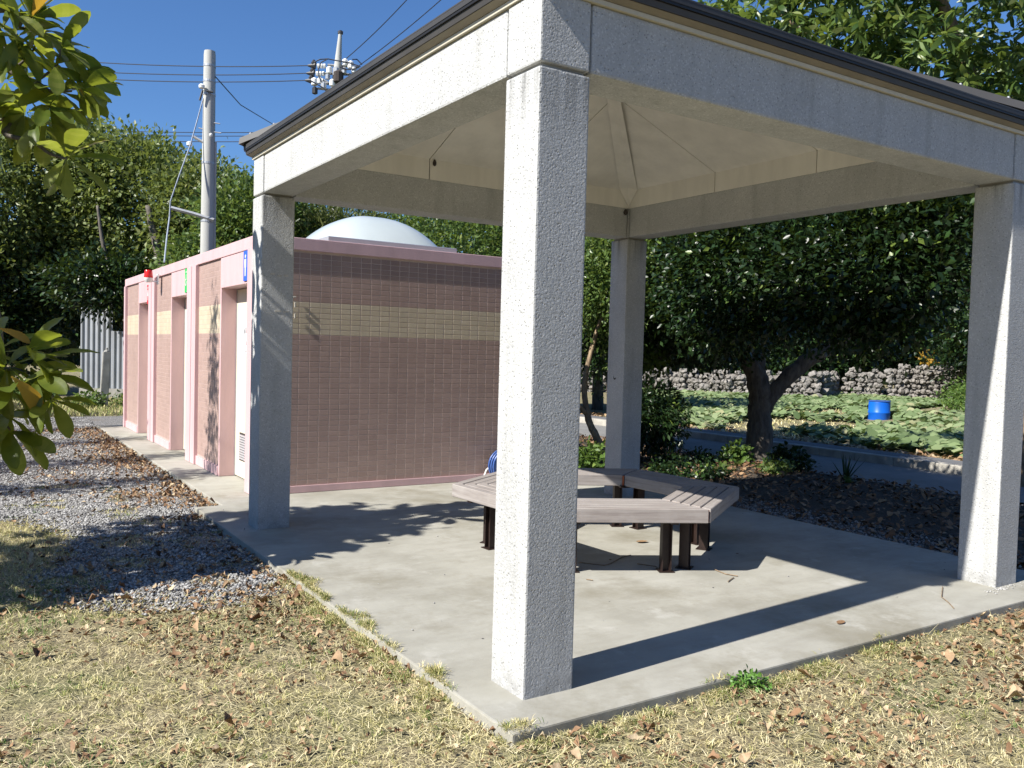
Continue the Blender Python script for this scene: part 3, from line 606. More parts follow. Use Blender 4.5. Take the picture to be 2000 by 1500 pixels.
# ceiling: cove panels, sloping panels and folded hip boards
ZC = 2.945; CS = 0.40; ix0, iy0 = W, W; ix1, iy1 = SX - W, SY - W
cuts = [0.0, 1.11, 2.14, None]
sides = [((ix1, iy1), (-1, 0), ix1 - ix0, (0, -1)), ((ix1, iy1), (0, -1), iy1 - iy0, (-1, 0)),
         ((ix0, iy0), (1, 0), ix1 - ix0, (0, 1)), ((ix0, iy0), (0, 1), iy1 - iy0, (1, 0))]
for (p0, du, Ln, dn) in sides:
    hmax = (ix1 - ix0) / 2
    cc = [0.0, 1.11, 2.14, Ln]
    for k in range(3):
        u0, u1 = cc[k] + (0.004 if k else 0.0), cc[k + 1] - (0.004 if k < 2 else 0.0)
        def P(u, n, z): return (p0[0] + du[0] * u + dn[0] * n - ox, p0[1] + du[1] * u + dn[1] * n - oy, z)
        v = [P(u0, 0.0, HT - 0.004), P(u1, 0.0, HT - 0.004), P(u1, 0.0, ZC), P(u0, 0.0, ZC), P(u0, -0.012, HT - 0.004), P(u1, -0.012, HT - 0.004), P(u1, -0.012, ZC), P(u0, -0.012, ZC)]
        Geo().add(v, [(0, 1, 2, 3), (7, 6, 5, 4), (0, 4, 5, 1), (2, 6, 7, 3), (1, 5, 6, 2), (3, 7, 4, 0)]).build('cove_panel', M['cream'], sh)
        hh = lambda u: min(u, Ln - u, hmax)
        us = [u0] + ([Ln / 2 - max(0, (Ln / 2 - hmax)), Ln / 2 + max(0, (Ln / 2 - hmax))] if u0 < Ln / 2 < u1 else []) + [u1]
        top = [(u, max(0.0, hh(u) - 0.002)) for u in us]
        poly = [(u0, 0.0), (u1, 0.0)] + [t for t in reversed(top) if t[1] > 1e-3]
        dedup = []
        for q in poly:
            if not dedup or abs(q[0] - dedup[-1][0]) + abs(q[1] - dedup[-1][1]) > 1e-3: dedup.append(q)
        vb = [P(u, n, ZC + CS * n) for u, n in dedup]; vt = [(x, y, z + 0.012) for x, y, z in vb]; n_ = len(vb)
        Geo().add(vb + vt, [tuple(range(n_)), tuple(range(2 * n_ - 1, n_ - 1, -1))] + [(i, n_ + i, n_ + (i + 1) % n_, (i + 1) % n_) for i in range(n_)]).build('ceiling_panel', M['cream'], sh)
apc = Vector((0, 0, ZC + CS * (ix1 - ix0) / 2 - 0.06))
for (cx_, cy_) in ((ix0, iy0), (ix1, iy0), (ix1, iy1), (ix0, iy1)):
    P0 = Vector((cx_ - ox, cy_ - oy, HT + 0.012)); sx_, sy_ = (1 if cx_ == ix0 else -1), (1 if cy_ == iy0 else -1)
    wd = 0.12
    P0.x += sx_ * .004; P0.y += sy_ * .004
    P1 = Vector((cx_ - ox + sx_ * wd, cy_ - oy + sy_ * 0.004, ZC - 0.004)); P2 = Vector((cx_ - ox + sx_ * 0.004, cy_ - oy + sy_ * wd, ZC - 0.004))
    A1 = apc + Vector((sx_ * 0.0, -sy_ * wd, 0)); A2 = apc + Vector((-sx_ * wd, sy_ * 0.0, 0))
    Pm = Vector((cx_ - ox + sx_ * 0.10, cy_ - oy + sy_ * 0.10, ZC + 0.012)); Am = apc - Vector((0, 0, 0.02))
    f = [(0, 1, 3, 2), (0, 2, 4, 5), (1, 6, 3), (2, 3, 6)]
    Geo().add([P0, P1, Pm, A1, Am, P2, Am], [(0, 1, 3, 2), (2, 3, 4), (0, 2, 6, 5)]).build('hip_board', M['cream'], sh)
nest = Geo(); nest.lathe([(0.0, -.03), (0.018, -.02), (0.022, 0), (0.014, .02), (0, .03)], (ix1 - ox - 0.045, iy1 - oy - 0.012, HT - 0.045), 10)
smooth_by_angle(nest.build('wasp_nest', M['dark'], sh), 80)
nest = Geo(); nest.lathe([(0.0, -.03), (0.014, -.02), (0.016, 0), (0.009, .02), (0, .03)], (1.41 - ox, iy1 - oy - 0.012, ZC - 0.025), 10)
smooth_by_angle(nest.build('wasp_nest', M['dark'], sh), 80)
# tape left on the column face and a dark mark on the back column
for (x, z, w_, h_) in ((0.085, 1.915, .036, .012), (0.135, 1.905, .036, .013), (0.185, 1.908, .036, .016), (0.13, 1.64, .045, .012), (0.19, 1.638, .04, .014)):
    sbox('tape_strip', x - w_ / 2, x + w_ / 2, SY - W - 0.002, SY - W + 0.001, z - h_ / 2, z + h_ / 2, M['tape'], label='torn strip of old tape on the left column')
mk = [(-.02, .02), (-.012, .0), (0, -.008), (.018, .004), (.012, -.014), (0, -.02), (-.014, -.012)]
v = [(SX - W - 0.0025 - ox, SY - .115 - a * 1.1 - oy, 1.155 + b) for a, b in mk] + [(SX - W + 0.001 - ox, SY - .115 - a * 1.1 - oy, 1.155 + b) for a, b in mk]
Geo().add(v, [tuple(range(7)), tuple(range(13, 6, -1))] + [(i, i + 7, (i + 1) % 7 + 7, (i + 1) % 7) for i in range(7)]).build('resting_moth', M['dark'], sh)

# ------------------------------------------------------------------ bench ring
bx, by, BR, br, bth, bz = 1.985, 2.035, 1.052, 0.630, math.radians(-87.2), 0.438
bench = empty('bench', (bx, by, 0), 'six sided ring of weathered slatted seats on dark brown steel legs under the shelter', 'bench')
c30 = math.cos(math.pi / 6); ap0, ap1 = br * c30, BR * c30; pw = (ap1 - ap0 - 4 * 0.008) / 5
for k in range(6):
    ang = bth + (k + 0.5) * math.pi / 3; rz = ang + math.pi / 2
    for j in range(5):
        a0 = ap0 + j * (pw + 0.008); a1 = a0 + pw; t30 = math.tan(math.pi / 6); gp_ = 0.009
        h0, h1 = a0 * t30 - gp_, a1 * t30 - gp_; am = (a0 + a1) / 2
        bm = bmesh.new()
        pts = [(-h0, a0 - am), (h0, a0 - am), (h1, a1 - am), (-h1, a1 - am)]     # local x along the plank, y outward
        vb = [bm.verts.new((x, -y, -0.088)) for x, y in pts]; vt = [bm.verts.new((x, -y, 0)) for x, y in pts]
        bm.faces.new(vb); bm.faces.new(vt[::-1])
        for i in range(4): bm.faces.new((vb[(i + 1) % 4], vb[i], vt[i], vt[(i + 1) % 4]))
        bmesh.ops.recalc_face_normals(bm, faces=bm.faces[:])
        bmesh.ops.bevel(bm, geom=[e for e in bm.edges], offset=0.004, segments=1, affect='EDGES')
        me = bpy.data.meshes.new('plank'); bm.to_mesh(me); bm.free()
        o = link('plank', me, M['wood'], bench); o.location = (am * math.cos(ang), am * math.sin(ang), bz + random.uniform(-.0015, .0015)); o.rotation_euler = (0, 0, rz)
    for s in (-1, 1):   # two legs to a section: channel section, bearer and foot plate
        la = bth + (k + (0 if s < 0 else 1)) * math.pi / 3 - s * 0.115; r_ = 0.775
        lx, ly = r_ * math.cos(la), r_ * math.sin(la)
        g = Geo(); w_ = 0.032
        ca, sa = math.cos(ang), math.sin(ang)
        def bx_(x0, x1, y0, y1, z0, z1, gg=g):
            n0 = len(gg.v); gg.box(x0, x1, y0, y1, z0, z1)
            for i in range(n0, len(gg.v)):
                x, y, z = gg.v[i]; gg.v[i] = (lx + x * ca - y * sa, ly + x * sa + y * ca, z)
        bx_(-w_, w_, -w_, -w_ + 0.008, 0, bz - 0.1); bx_(-w_, w_, w_ - 0.008, w_, 0, bz - 0.1); bx_(-0.004, 0.004, -w_ + .008, w_ - .008, 0, bz - 0.1)
        g.build('leg', M['leg'], bench)
        g2 = Geo(); bx_(-0.19, 0.19, -0.022, 0.022, bz - 0.1, bz - 0.0885, g2); g2.build('bearer', M['leg'], bench)
        g3 = Geo(); bx_(-0.05, 0.05, -0.05, 0.05, 0.0, 0.006, g3); g3.build('foot_plate', M['leg'], bench)
    a = bth + k * math.pi / 3
    g = Geo(); p = [(br * .98, -.005), (BR * .985, -.005), (BR * .985, .005), (br * .98, .005)]
    g.prism([(x * math.cos(a) - y * math.sin(a), x * math.sin(a) + y * math.cos(a)) for x, y in p], bz - 0.083, bz - 0.008)
    g.build('rusty_bracket', M['rust'], bench)

# ------------------------------------------------------------------ toilet block
FX, EY, BX1, BY1, BH = 0.41, 5.06, 3.42, 12.4, 2.39
tb = empty('toilet_block', (1.9, 8.7, 0), 'long low pink tiled public toilet with cream stripe and three recessed doors', 'building')
tb_loc = Vector((1.9, 8.7, 0))
def tbox(name, x0, x1, y0, y1, z0, z1, mat, c=0.0, parent=None, label=None):
    pr = parent or tb
    return Geo().box(x0 - 1.9, x1 - 1.9, y0 - 8.7, y1 - 8.7, z0, z1, c).build(name, mat, pr, label=label)
tbox('wall', 0.60, BX1, EY + 0.012, BY1 - 0.01, 0, 2.36, M['grout'])
tbox('wall', FX + 0.012, 0.599, EY + 0.012, 5.31, 0, 2.30, M['pink'])
tbox('plinth', FX + 0.02, BX1, EY - 0.004, EY + 0.010, 0.0, 0.066, M['pink'], 0.003)
# roof band: over the end wall and the front
tbox('roof_band', FX - 0.012, BX1 + 0.01, EY - 0.012, BY1 + 0.01, 2.275, BH, M['pink'], 0.006)
tbox('roof_deck', FX + 0.1, BX1 - 0.1, EY + 0.1, BY1 - 0.1, 2.36, BH + 0.002, M['pink'])
PITCHX, PITCHZ, TZ0 = 0.1024, 0.0509, 0.070
def tile_mesh(w, h, d, axis):
    g = Geo(); b = 0.003     # a raised face with splayed edges
    v = [(0, 0, 0), (w, 0, 0), (w, 0, h), (0, 0, h), (b, -d, b), (w - b, -d, b), (w - b, -d, h - b), (b, -d, h - b)]
    f = [(4, 5, 6, 7), (0, 1, 5, 4), (1, 2, 6, 5), (2, 3, 7, 6), (3, 0, 4, 7)]
    if axis == 'x': v = [(y, x, z) for x, y, z in v]; f = [q[::-1] for q in f]
    return v, f
gap = 0.0058; gapz = 0.0048
tv, tf = tile_mesh(PITCHX - gap, PITCHZ - gapz, 0.0035, 'y')
me_m = mesh('tile', tv, tf); me_m.materials.append(M['tile']); me_c = mesh('tile', tv, tf); me_c.materials.append(M['cream_tile'])
rest = {0: Geo(), 1: Geo()}; cnt = 0
for i in range(29):
    x = 0.3904 + i * PITCHX
    for j in range(43):
        z = TZ0 + j * PITCHZ; cr = 28 <= j < 34
        xx = max(x, FX + 0.012)
        if x < FX + 0.012:
            vv, ff = tile_mesh(x + PITCHX - gap - xx, PITCHZ - gapz, 0.0035, 'y')
        else: vv, ff = tv, tf
        if 3 <= i < 10 and j < 43 and cnt < 300:
            o = link('tile', me_c if cr else me_m, None, tb, (x - 1.9, EY + 0.012 - 8.7, z)); cnt += 1
        else:
            dy = 0.0
            rest[1 if cr else 0].add([(a + xx - 1.9, b + EY + 0.012 - 8.7 + dy, c + z) for a, b, c in vv], ff)
rest[0].build('mauve_tiling', M['tile'], tb, kind='stuff'); rest[1].build('cream_tiling', M['cream_tile'], tb, kind='stuff')
# the front: per unit a pilaster, recessed door, header with sign, tiled panel, pilaster
units = [(5.06, 7.60, 5.32, 6.38, 'blue'), (7.60, 10.05, 7.83, 8.84, 'green'), (10.05, 12.40, 10.26, 11.20, 'red')]
for n_, (u0, u1, d0, d1, colr) in enumerate(units):
    tbox('pilaster', FX - 0.03, 0.60, u0 + (0.008 if n_ else 0.0), d0, 0, 2.272, M['pink'], 0.004)
    p1 = d1 + 0.04
    tbox('door_reveal', FX + 0.004, 0.60, d1, p1, 0, 2.272, M['pink'], 0.003)
    q1 = u1 - (0.20 if n_ < 2 else 0.12)
    tbox('pilaster', FX - 0.028, 0.60, q1, u1 - 0.008, 0, 2.272, M['pink'], 0.004)
    tbox('panel_backing', FX + 0.014, 0.60, p1, q1, 0, 2.272, M['soft_grout'])
    tbox('panel_plinth', FX - 0.006, FX + 0.013, p1, q1, 0, 0.10, M['pink'], 0.003)
    gt = {0: Geo(), 1: Geo()}
    ntx = max(1, int(round((q1 - p1) / PITCHX))); px_ = (q1 - p1) / ntx
    for i in range(ntx):
        for j in range(1, 43):
            z = TZ0 + j * PITCHZ; cr = 28 <= j < 34; vv, ff = tile_mesh(px_ - .0022, PITCHZ - .0022, 0.0012, 'x')
            gt[1 if cr else 0].add([(a + FX + 0.014 - 1.9, b + p1 + i * px_ + gap / 2 - 8.7, c + z) for a, b, c in vv], ff)
    gt[0].build('mauve_tiling', M['tile'], tb, kind='stuff'); gt[1].build('cream_tiling', M['cream_tile'], tb, kind='stuff')
    tbox('door_header', FX - 0.004, 0.60, d0, d1, 1.962, 2.272, M['pink'], 0.004)
    dr = tbox('door', 0.575, 0.598, d0 + 0.012, d1 - 0.012, 0.012, 1.955, M['door'], 0.003)
    tbox('door_frame', 0.570, 0.5985, d1 - 0.012, d1 - 0.001, 0.0, 1.96, M['steel'])
    lg = Geo()
    for k in range(10):
        z = 0.20 + k * 0.026; y0, y1 = d1 - 0.62, d1 - 0.18
        if n_ == 2: break
        lg.add([(0.568 - 1.9, y0 - 8.7, z), (0.568 - 1.9, y1 - 8.7, z), (0.560 - 1.9, y1 - 8.7, z + 0.004), (0.560 - 1.9, y0 - 8.7, z + .004),
                (0.5745 - 1.9, y0 - 8.7, z + .016), (0.5745 - 1.9, y1 - 8.7, z + .016), (0.5745 - 1.9, y1 - 8.7, z + .02), (0.5745 - 1.9, y0 - 8.7, z + .02)],
               [(0, 1, 2, 3), (3, 2, 6, 7), (7, 6, 5, 4), (4, 5, 1, 0), (0, 3, 7, 4), (1, 5, 6, 2)])
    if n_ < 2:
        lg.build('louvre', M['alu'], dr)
        tbox('louvre_backing', 0.5735, 0.5748, d1 - 0.63, d1 - 0.17, 0.185, 0.475, M['dark'], parent=dr)  # thin dark sheet laid on the door behind the slats
    if n_ == 0:
        nt_ = tbox('notice', 0.572, 0.5745, 5.89, 6.13, 1.29, 1.61, M['paper'], parent=dr)
        ng = Geo()
        for (a0, a1, b0, b1) in ((.54, .61, 1.44, 1.58), (.63, .71, 1.50, 1.56), (.70, .74, 1.36, 1.54), (.54, .60, 1.34, 1.40), (.62, .67, 1.38, 1.42), (.60, .72, 1.31, 1.325)):
            ng.box(0.5705 - 1.9, 0.5718 - 1.9, d0 + .04 + a0 - 8.7, d0 + .04 + a1 - 8.7, b0, b1)
        # the print on the sheet is a part of the door beside the sheet itself
        ng.build('notice_print', M['ink'], dr)
    if n_ == 1: tbox('notice', 0.572, 0.5745, d0 + 0.03, d0 + 0.10, 1.25, 1.47, M['paper'], parent=dr)
    # sign plate on the header
    smat = {'blue': M['blue_sign'], 'green': M['green_sign'], 'red': M['red_sign']}[colr]
    sy0, sy1, sz0, sz1 = d0 + 0.012, d0 + 0.185, (1.985 if n_ < 2 else 1.93), (2.268 if n_ < 2 else 2.20)
    sg = tbox('toilet_sign', FX - 0.016, FX - 0.005, sy0, sy1, sz0, sz1, smat, 0.002,
              label={'blue': 'blue sign with a white standing man', 'green': 'green sign with a white seated figure', 'red': 'red sign with a white woman'}[colr])
    fg = Geo(); yc = sy0 + 0.100; xf0, xf1 = FX - 0.019 - 1.9, FX - 0.0165 - 1.9
    def disc(y, z, r, n=12):
        pts = [(y + r * math.cos(2 * math.pi * q / n), z + r * math.sin(2 * math.pi * q / n)) for q in range(n)]
        fpoly(pts)
    def fpoly(pts):
        m_ = len(pts); v = [(xf0, y - 8.7, z) for y, z in pts] + [(xf1, y - 8.7, z) for y, z in pts]
        fg.add(v, [tuple(range(m_)), tuple(range(2 * m_ - 1, m_ - 1, -1))] + [(i, i + m_, (i + 1) % m_ + m_, (i + 1) % m_) for i in range(m_)])
    if colr == 'blue':
        disc(yc, 2.215, .017); fpoly([(yc - .028, 2.19), (yc + .028, 2.19), (yc + .028, 2.11), (yc + .02, 2.11), (yc + .016, 2.16), (yc + .016, 2.03), (yc + .003, 2.03), (yc, 2.10), (yc - .003, 2.03), (yc - .016, 2.03), (yc - .016, 2.16), (yc - .02, 2.11), (yc - .028, 2.11)])
    elif colr == 'red':
        disc(yc, 2.155, .016); fpoly([(yc - .018, 2.13), (yc + .018, 2.13), (yc + .035, 2.04), (yc + .012, 2.04), (yc + .012, 1.98), (yc - .012, 1.98), (yc - .012, 2.04), (yc - .035, 2.04)])
    else:
        disc(yc - .01, 2.225, .014); fpoly([(yc - .018, 2.20), (yc - .002, 2.20), (yc, 2.145), (yc + .03, 2.145), (yc + .045, 2.09), (yc + .03, 2.085), (yc + .02, 2.13), (yc - .018, 2.13)])
        pts = []
        for q in range(13):
            t = math.radians(150 + q * 17); pts.append((yc + .036 * math.cos(t), 2.10 + .036 * math.sin(t)))
        for q in range(12, -1, -1):
            t = math.radians(150 + q * 17); pts.append((yc + .026 * math.cos(t), 2.10 + .026 * math.sin(t)))
        fpoly(pts)
    fg.build('pictogram', M['white'], sg)
# clips on the tiled wall beside the left column
for (x, z, w_, h_) in ((0.745, 1.838, .03, .014), (0.752, 1.765, .014, .045), (0.752, 1.66, .014, .045)):
    tbox('wall_clip', x - w_ / 2, x + w_ / 2, EY - 0.012, EY - 0.0005, z - h_ / 2, z + h_ / 2, M['tape'], 0.003)
# skylight
sk_f = tbox('skylight_frame', 1.14, 2.57, 5.26, 6.62, 2.392, 2.462, M['alu'], 0.006)
v = []; f = []; nu, nv = 28, 16
for j in range(nv + 1):
    ph = math.pi / 2 * j / nv
    for i in range(nu):
        th = 2 * math.pi * i / nu; e = 0.66
        cx_ = math.copysign(abs(math.cos(th)) ** e, math.cos(th)); sx_ = math.copysign(abs(math.sin(th)) ** e, math.sin(th))
        r_ = 1 - j / nv
        v.append((1.865 + 0.735 * r_ * cx_ - 1.9, 5.94 + 0.66 * r_ * sx_ - 8.7, 2.448 + 0.345 * (1 - r_ ** 2.3)))
for j in range(nv):
    for i in range(nu): f.append((j * nu + i, j * nu + (i + 1) % nu, (j + 1) * nu + (i + 1) % nu, (j + 1) * nu + i))
Geo().add(v, f).build('skylight_dome', M['dome'], tb, smooth=True)
# red warning beacon on a bracket
bc = Geo(); bc.box(FX - 0.045 - 1.9, FX - 0.03 - 1.9, 9.50 - 8.7, 9.60 - 8.7, 2.16, 2.30); bc.box(FX - 0.13 - 1.9, FX - 0.045 - 1.9, 9.53 - 8.7, 9.57 - 8.7, 2.19, 2.21)
bcn = bc.build('beacon_bracket', M['white'], tb)
lens = Geo().lathe([(0.0, 0), (0.056, 0.0), (0.056, 0.02), (0.048, 0.095), (0.044, 0.10), (0, 0.102)], (FX - 0.155 - 1.9, 9.55 - 8.7, 2.245), 20).build('beacon_lens', M['red'], tb)
smooth_by_angle(lens, 45)
cup = Geo().lathe([(0.0, 0), (0.03, 0.0), (0.055, 0.03), (0.058, 0.062), (0, 0.063)], (FX - 0.155 - 1.9, 9.55 - 8.7, 2.181), 20).build('beacon_base', M['white'], tb)
smooth_by_angle(cup, 45)

# hose reel standing against the tiled wall
hr = empty('hose_reel', (2.995, 4.87, 0), 'blue garden hose coiled on a white reel at the foot of the tiled wall', 'hose reel')
hg = Geo(); hp = []
for t in range(0, 360 * 9, 15):
    a = math.radians(t); lay = t / 360
    rr = 0.128 + 0.018 * (int(lay) // 3); hp.append((rr * math.cos(a), -0.06 + 0.045 * (lay % 3), 0.178 + rr * math.sin(a)))
hg.tube(hp, 0.0115, 6); smooth_by_angle(hg.build('hose', M['hose'], hr), 70)
fr = Geo()
for yy in (-0.11, 0.11):
    fr.tube([(-0.21, yy, 0.0), (-0.16, yy, 0.12), (0.0, yy, 0.235)], 0.009, 6); fr.tube([(0.20, yy, 0.0), (0.0, yy, 0.235)], 0.009, 6)
fr.tube([(0, -0.11, .21), (0, .11, .21)], 0.02, 8); fr.tube([(-.21, -.11, .008), (-.21, .11, .008)], 0.009, 6)
fr.build('reel_frame', M['white'], hr)
rm = Geo()
for yy in (-0.09, 0.085): rm.lathe([(0.0, 0), (.1, 0), (.1, .006), (0, .006)], (0, 0, 0), 20)
rm = Geo().tube([(0, -0.092, .205), (0, -.088, .205)], 0.10, 20); rm.tube([(0, 0.088, .205), (0, .092, .205)], 0.10, 20); rm.build('reel_flange', M['black'], hr)

# ------------------------------------------------------------------ poles and wires
p1 = (2.30, 15.03)
up1 = empty('utility_pole', (p1[0], p1[1], 0), 'plain round concrete pole rising behind the toilet roof', 'utility pole')
Geo().tube([(0, 0, 0), (0, 0, 7.10), (0, 0, 7.17)], [0.150, 0.112, 0.104], 24).build('shaft', M['pole'], up1)
smooth_by_angle(up1.children[0], 50)
for z in (6.86, 6.56, 6.30, 4.95, 3.80): Geo().tube([(0, 0, z), (0, 0, z + 0.04)], 0.113 + (7.1 - z) * 0.0054 + .006, 20).build('band', M['steel'], up1)
rel = lambda P: tuple(np.array(P) - np.array((p1[0], p1[1], 0)))
def P17(x, y, d=17.0): return rel(at(x, y, d))
ins = Geo().lathe([(0.02, -.05), (.055, -.03), (.06, .02), (.03, .05)], P17(394, 169, 16.85), 12).build('insulator', M['porcelain'], up1)
bb = Geo(); bb.tube([P17(396, 176, 16.85), P17(390, 196, 16.85)], 0.02, 6); bb.tube([P17(404, 178, 16.85), P17(416, 180, 16.85)], 0.022, 6); bb.build('clamp', M['black'], up1)
Geo().tube([P17(418, 430), P17(376, 417), P17(334, 406)], 0.038, 4).build('stay_arm', M['steel'], up1)
Geo().tube([P17(332, 392), P17(333, 424)], 0.02, 6).build('arm_bracket', M['black'], up1)
Geo().tube([P17(404, 282), P17(376, 266)], 0.028, 4).build('upper_arm', M['steel'], up1)
Geo().lathe([(0.02, -.05), (.055, -.03), (.055, .03), (.02, .05)], P17(370, 281, 16.9), 12).build('insulator', M['porcelain'], up1)
Geo().lathe([(0.02, -.03), (.035, -.01), (.035, .02), (.01, .04)], P17(412, 264, 16.85), 10).build('insulator', M['porcelain'], up1)
st_ = Geo()
for (a, b) in (((388, 250), (400, 253)), ((418, 258), (432, 260)), ((418, 240), (430, 242))): st_.tube([P17(*a), P17(*b)], 0.012, 5)
st_.build('step_bolt', M['steel'], up1)
Geo().tube([(0.135, -0.06, 0.3), (0.122, -0.06, 5.4)], 0.022, 8).build('conduit', M['pole'], up1)

def wire(pts, r, label, mat='wire', group=None, name='wire', cat='wire', sag=0.0):
    a, b = [Vector(p) for p in (pts[0], pts[-1])]
    if len(pts) == 2:
        pts = [a.lerp(b, t / 14) - Vector((0, 0, sag * 4 * (t / 14) * (1 - t / 14))) for t in range(15)]
    c = Vector(pts[0]); g = Geo().tube([Vector(p) - c for p in pts], r, 5)
    o = g.build(name, M[mat]); o.location = c; return props(o, label, cat, group)
wire([at(397, 192, 16.95), at(386, 233, 16.9), at(372, 283, 16.8), at(350, 343, 16.6), at(333, 393, 16.5), at(331, 424, 16.5), at(326, 462, 15.5), at(321, 512, 14.3)], 0.013, 'pale cable drooping from the concrete pole down to the toilet roof', 'cable', None, 'cable', 'cable')

p2 = at(658, 700, 30); p2z = 0
up2 = empty('power_pole', (p2[0], p2[1], 0), 'tapering power line pole crowded with insulators above the shelter roof', 'utility pole')
rel2 = lambda x, y, d=30.0: tuple(at(x, y, d) - np.array((p2[0], p2[1], 0)))
top = rel2(664.5, 66); 
Geo().tube([(0, 0, 0), rel2(655, 190), rel2(660, 128), top], [0.30, 0.20, 0.13, 0.06], 14).build('shaft', M['pole'], up2); smooth_by_angle(up2.children[0], 60)
Geo().tube([rel2(664.8, 66), rel2(665, 60)], [0.10, 0.06], 8).build('cap', M['black'], up2)
Geo().tube([rel2(660, 62), rel2(670, 62.5)], 0.03, 6).build('cap_bar', M['black'], up2)
for (a, b, r_) in (((640, 127), (702, 131), .045), ((628, 143), (690, 146), .045), ((618, 160), (676, 168), .05), ((622, 150), (648, 166), .04), ((612, 172), (650, 176), .04)):
    Geo().tube([rel2(*a), rel2(*b)], r_, 4).build('crossarm', M['steel'], up2)
for (x, y) in ((600, 128), (597.5, 143), (595, 157)):
    Geo().tube([rel2(x + 1, y), rel2(x + 16, y + 1)], [0.03, 0.12], 8).build('clamp', M['black'], up2)
    Geo().lathe([(.02, -.10), (.09, -.08), (.10, .02), (.03, .13)], rel2(x + 13, y - 4), 8).build('clamp_cover', M['black'], up2)
    for q in (20, 26, 32): Geo().tube([rel2(x + q, y + 1), rel2(x + q + 4, y + 1)], 0.085, 8).build('insulator', M['porcelain'], up2)
for (x, y, r_, mt) in ((674, 122, .10, 'porcelain'), (685, 127, .11, 'porcelain'), (691, 137, .09, 'porcelain'), (643, 137, .10, 'porcelain'), (614, 160, .11, 'porcelain'), (624, 158, .08, 'porcelain'), (657, 140, .13, 'steel'), (661, 150, .18, 'dark'), (615, 177, .10, 'black'), (672, 138, .09, 'steel'), (640, 150, .08, 'steel'), (632, 167, .10, 'steel'), (649, 162, .10, 'porcelain')):
    Geo().lathe([(.3 * r_, -1.3 * r_), (r_, -r_), (r_, .8 * r_), (.4 * r_, 1.3 * r_)], rel2(x, y, 29.8), 10).build('insulator' if mt == 'porcelain' else 'fitting', M[mt], up2)
jw = [[(613, 122), (625, 116), (640, 115), (655, 118), (680, 122), (704, 130)], [(640, 115), (627, 122), (622, 135), (623, 150), (628, 160)], [(606, 157), (620, 165), (632, 172), (640, 182)], [(664, 131), (678, 136), (698, 134)], [(688, 116), (697, 116), (707, 126)]]
for q in jw: Geo().tube([rel2(x, y, 29.7) for x, y in q], 0.022, 5).build('jumper_lead', M['wire'], up2)
HV = 'high wires crossing the sky to the left'
wire([at(601, 128, 30), at(-120, 93, 30)], 0.017, 'topmost of the three wires running left from the power pole', group=HV, sag=0.25)
wire([at(598, 143, 30), at(-120, 114, 30)], 0.017, 'middle of the three wires running left from the power pole', group=HV, sag=0.25)
wire([at(596, 157, 30), at(-120, 127, 30)], 0.017, 'lowest of the three wires running left from the power pole', group=HV, sag=0.25)
wire([at(673, 117, 30), at(830, -40, 26)], 0.016, 'wire climbing steeply right from the power pole over the roof', sag=0.1)
wire([at(690, 136, 30), at(905, -40, 26)], 0.016, 'second steep wire close to the shelter roof edge', sag=0.1)
LV = 'low wires just above the trees'
for (y, s, lb) in ((251, 0.3, 'uppermost thin wire just above the tree tops'), (258, 0.3, 'middle thin wire just above the tree tops'), (269, 0.3, 'lowest thin wire passing through the tree tops')):
    wire([at(-60, y - 8, 34), at(900, y - 6, 34)], 0.016, lb, group=LV, sag=s)
wire([at(421, 150, 17), at(470, 205, 21), at(535, 244, 27), at(640, 285, 29.8)], 0.012, 'single wire sagging from the concrete pole towards the power pole')

# ------------------------------------------------------------------ fence and things at the back left
cf = empty('corrugated_fence', (1.4, 20.7, 0), 'tall grey corrugated metal sheeting on a low concrete base behind the gravel', 'fence')
f0 = np.array((0.70, 21.15)); fd = np.array((1.0, -0.66)); fd = fd / np.hypot(*fd); fn = np.array((fd[1], -fd[0]))
for s in range(5):
    g = Geo(); v = []; f = []; n = 34; h = 2.6 if s < 1 else 1.64
    for i in range(n + 1):
        u = s * 0.805 + i * 0.8 / n; o_ = 0.022 * math.sin(i / n * 2 * math.pi * 6.0)
        for z in (0.20, h): v.append((f0[0] + fd[0] * u + fn[0] * o_ - 1.4, f0[1] + fd[1] * u + fn[1] * o_ - 20.7, z))
    for i in range(n): f.append((2 * i, 2 * i + 2, 2 * i + 3, 2 * i + 1))
    m_ = len(v); v += [(x + fn[0] * .003, y + fn[1] * .003, z) for x, y, z in v]; f += [tuple(q + m_ for q in r[::-1]) for r in f]
    g.add(v, f).build('sheet', M['corrugated'], cf, smooth=True)
g = Geo(); a = f0 - fn * 0.06; b = f0 + fd * 4.1 - fn * 0.06; c = f0 + fd * 4.1 + fn * 0.06; d = f0 + fn * 0.06
g.prism([(p[0] - 1.4, p[1] - 20.7) for p in (a, b, c, d)], -0.1, 0.196).build('base', M['oldcon'], cf)
ps = empty('marker_post', (0.80, 17.85, -0.09), 'leaning grey concrete post in front of the corrugated sheets', 'post')
bm = bmesh.new(); bmesh.ops.create_cube(bm, size=1)
for w_ in bm.verts:
    t = w_.co.z + 0.5; w_.co = Vector((w_.co.x * (0.17 - 0.02 * t) + 0.06 * t, w_.co.y * 0.14, 0.08 + 1.16 * t if w_.co.z > 0 else 0))
bmesh.ops.bevel(bm, geom=bm.edges[:], offset=0.012, segments=2, affect='EDGES'); me = bpy.data.meshes.new('shaft'); bm.to_mesh(me); bm.free(); link('shaft', me, M['oldcon'], ps)
Geo().lathe([(0.06, 0), (0.05, .03), (.02, .05), (.025, .09), (0, .10)], (0.06, 0, 1.235), 8).build('finial', M['oldcon'], ps)
yt = Geo().tube([(0, 0, 0), (0.28, 0.05, 0.25)], 0.035, 8).build('yellow_pipe', M['yellow']); yt.location = at(238, 775, 19); props(yt, 'short yellow pipe leaning beside the far end of the toilets', 'pipe')
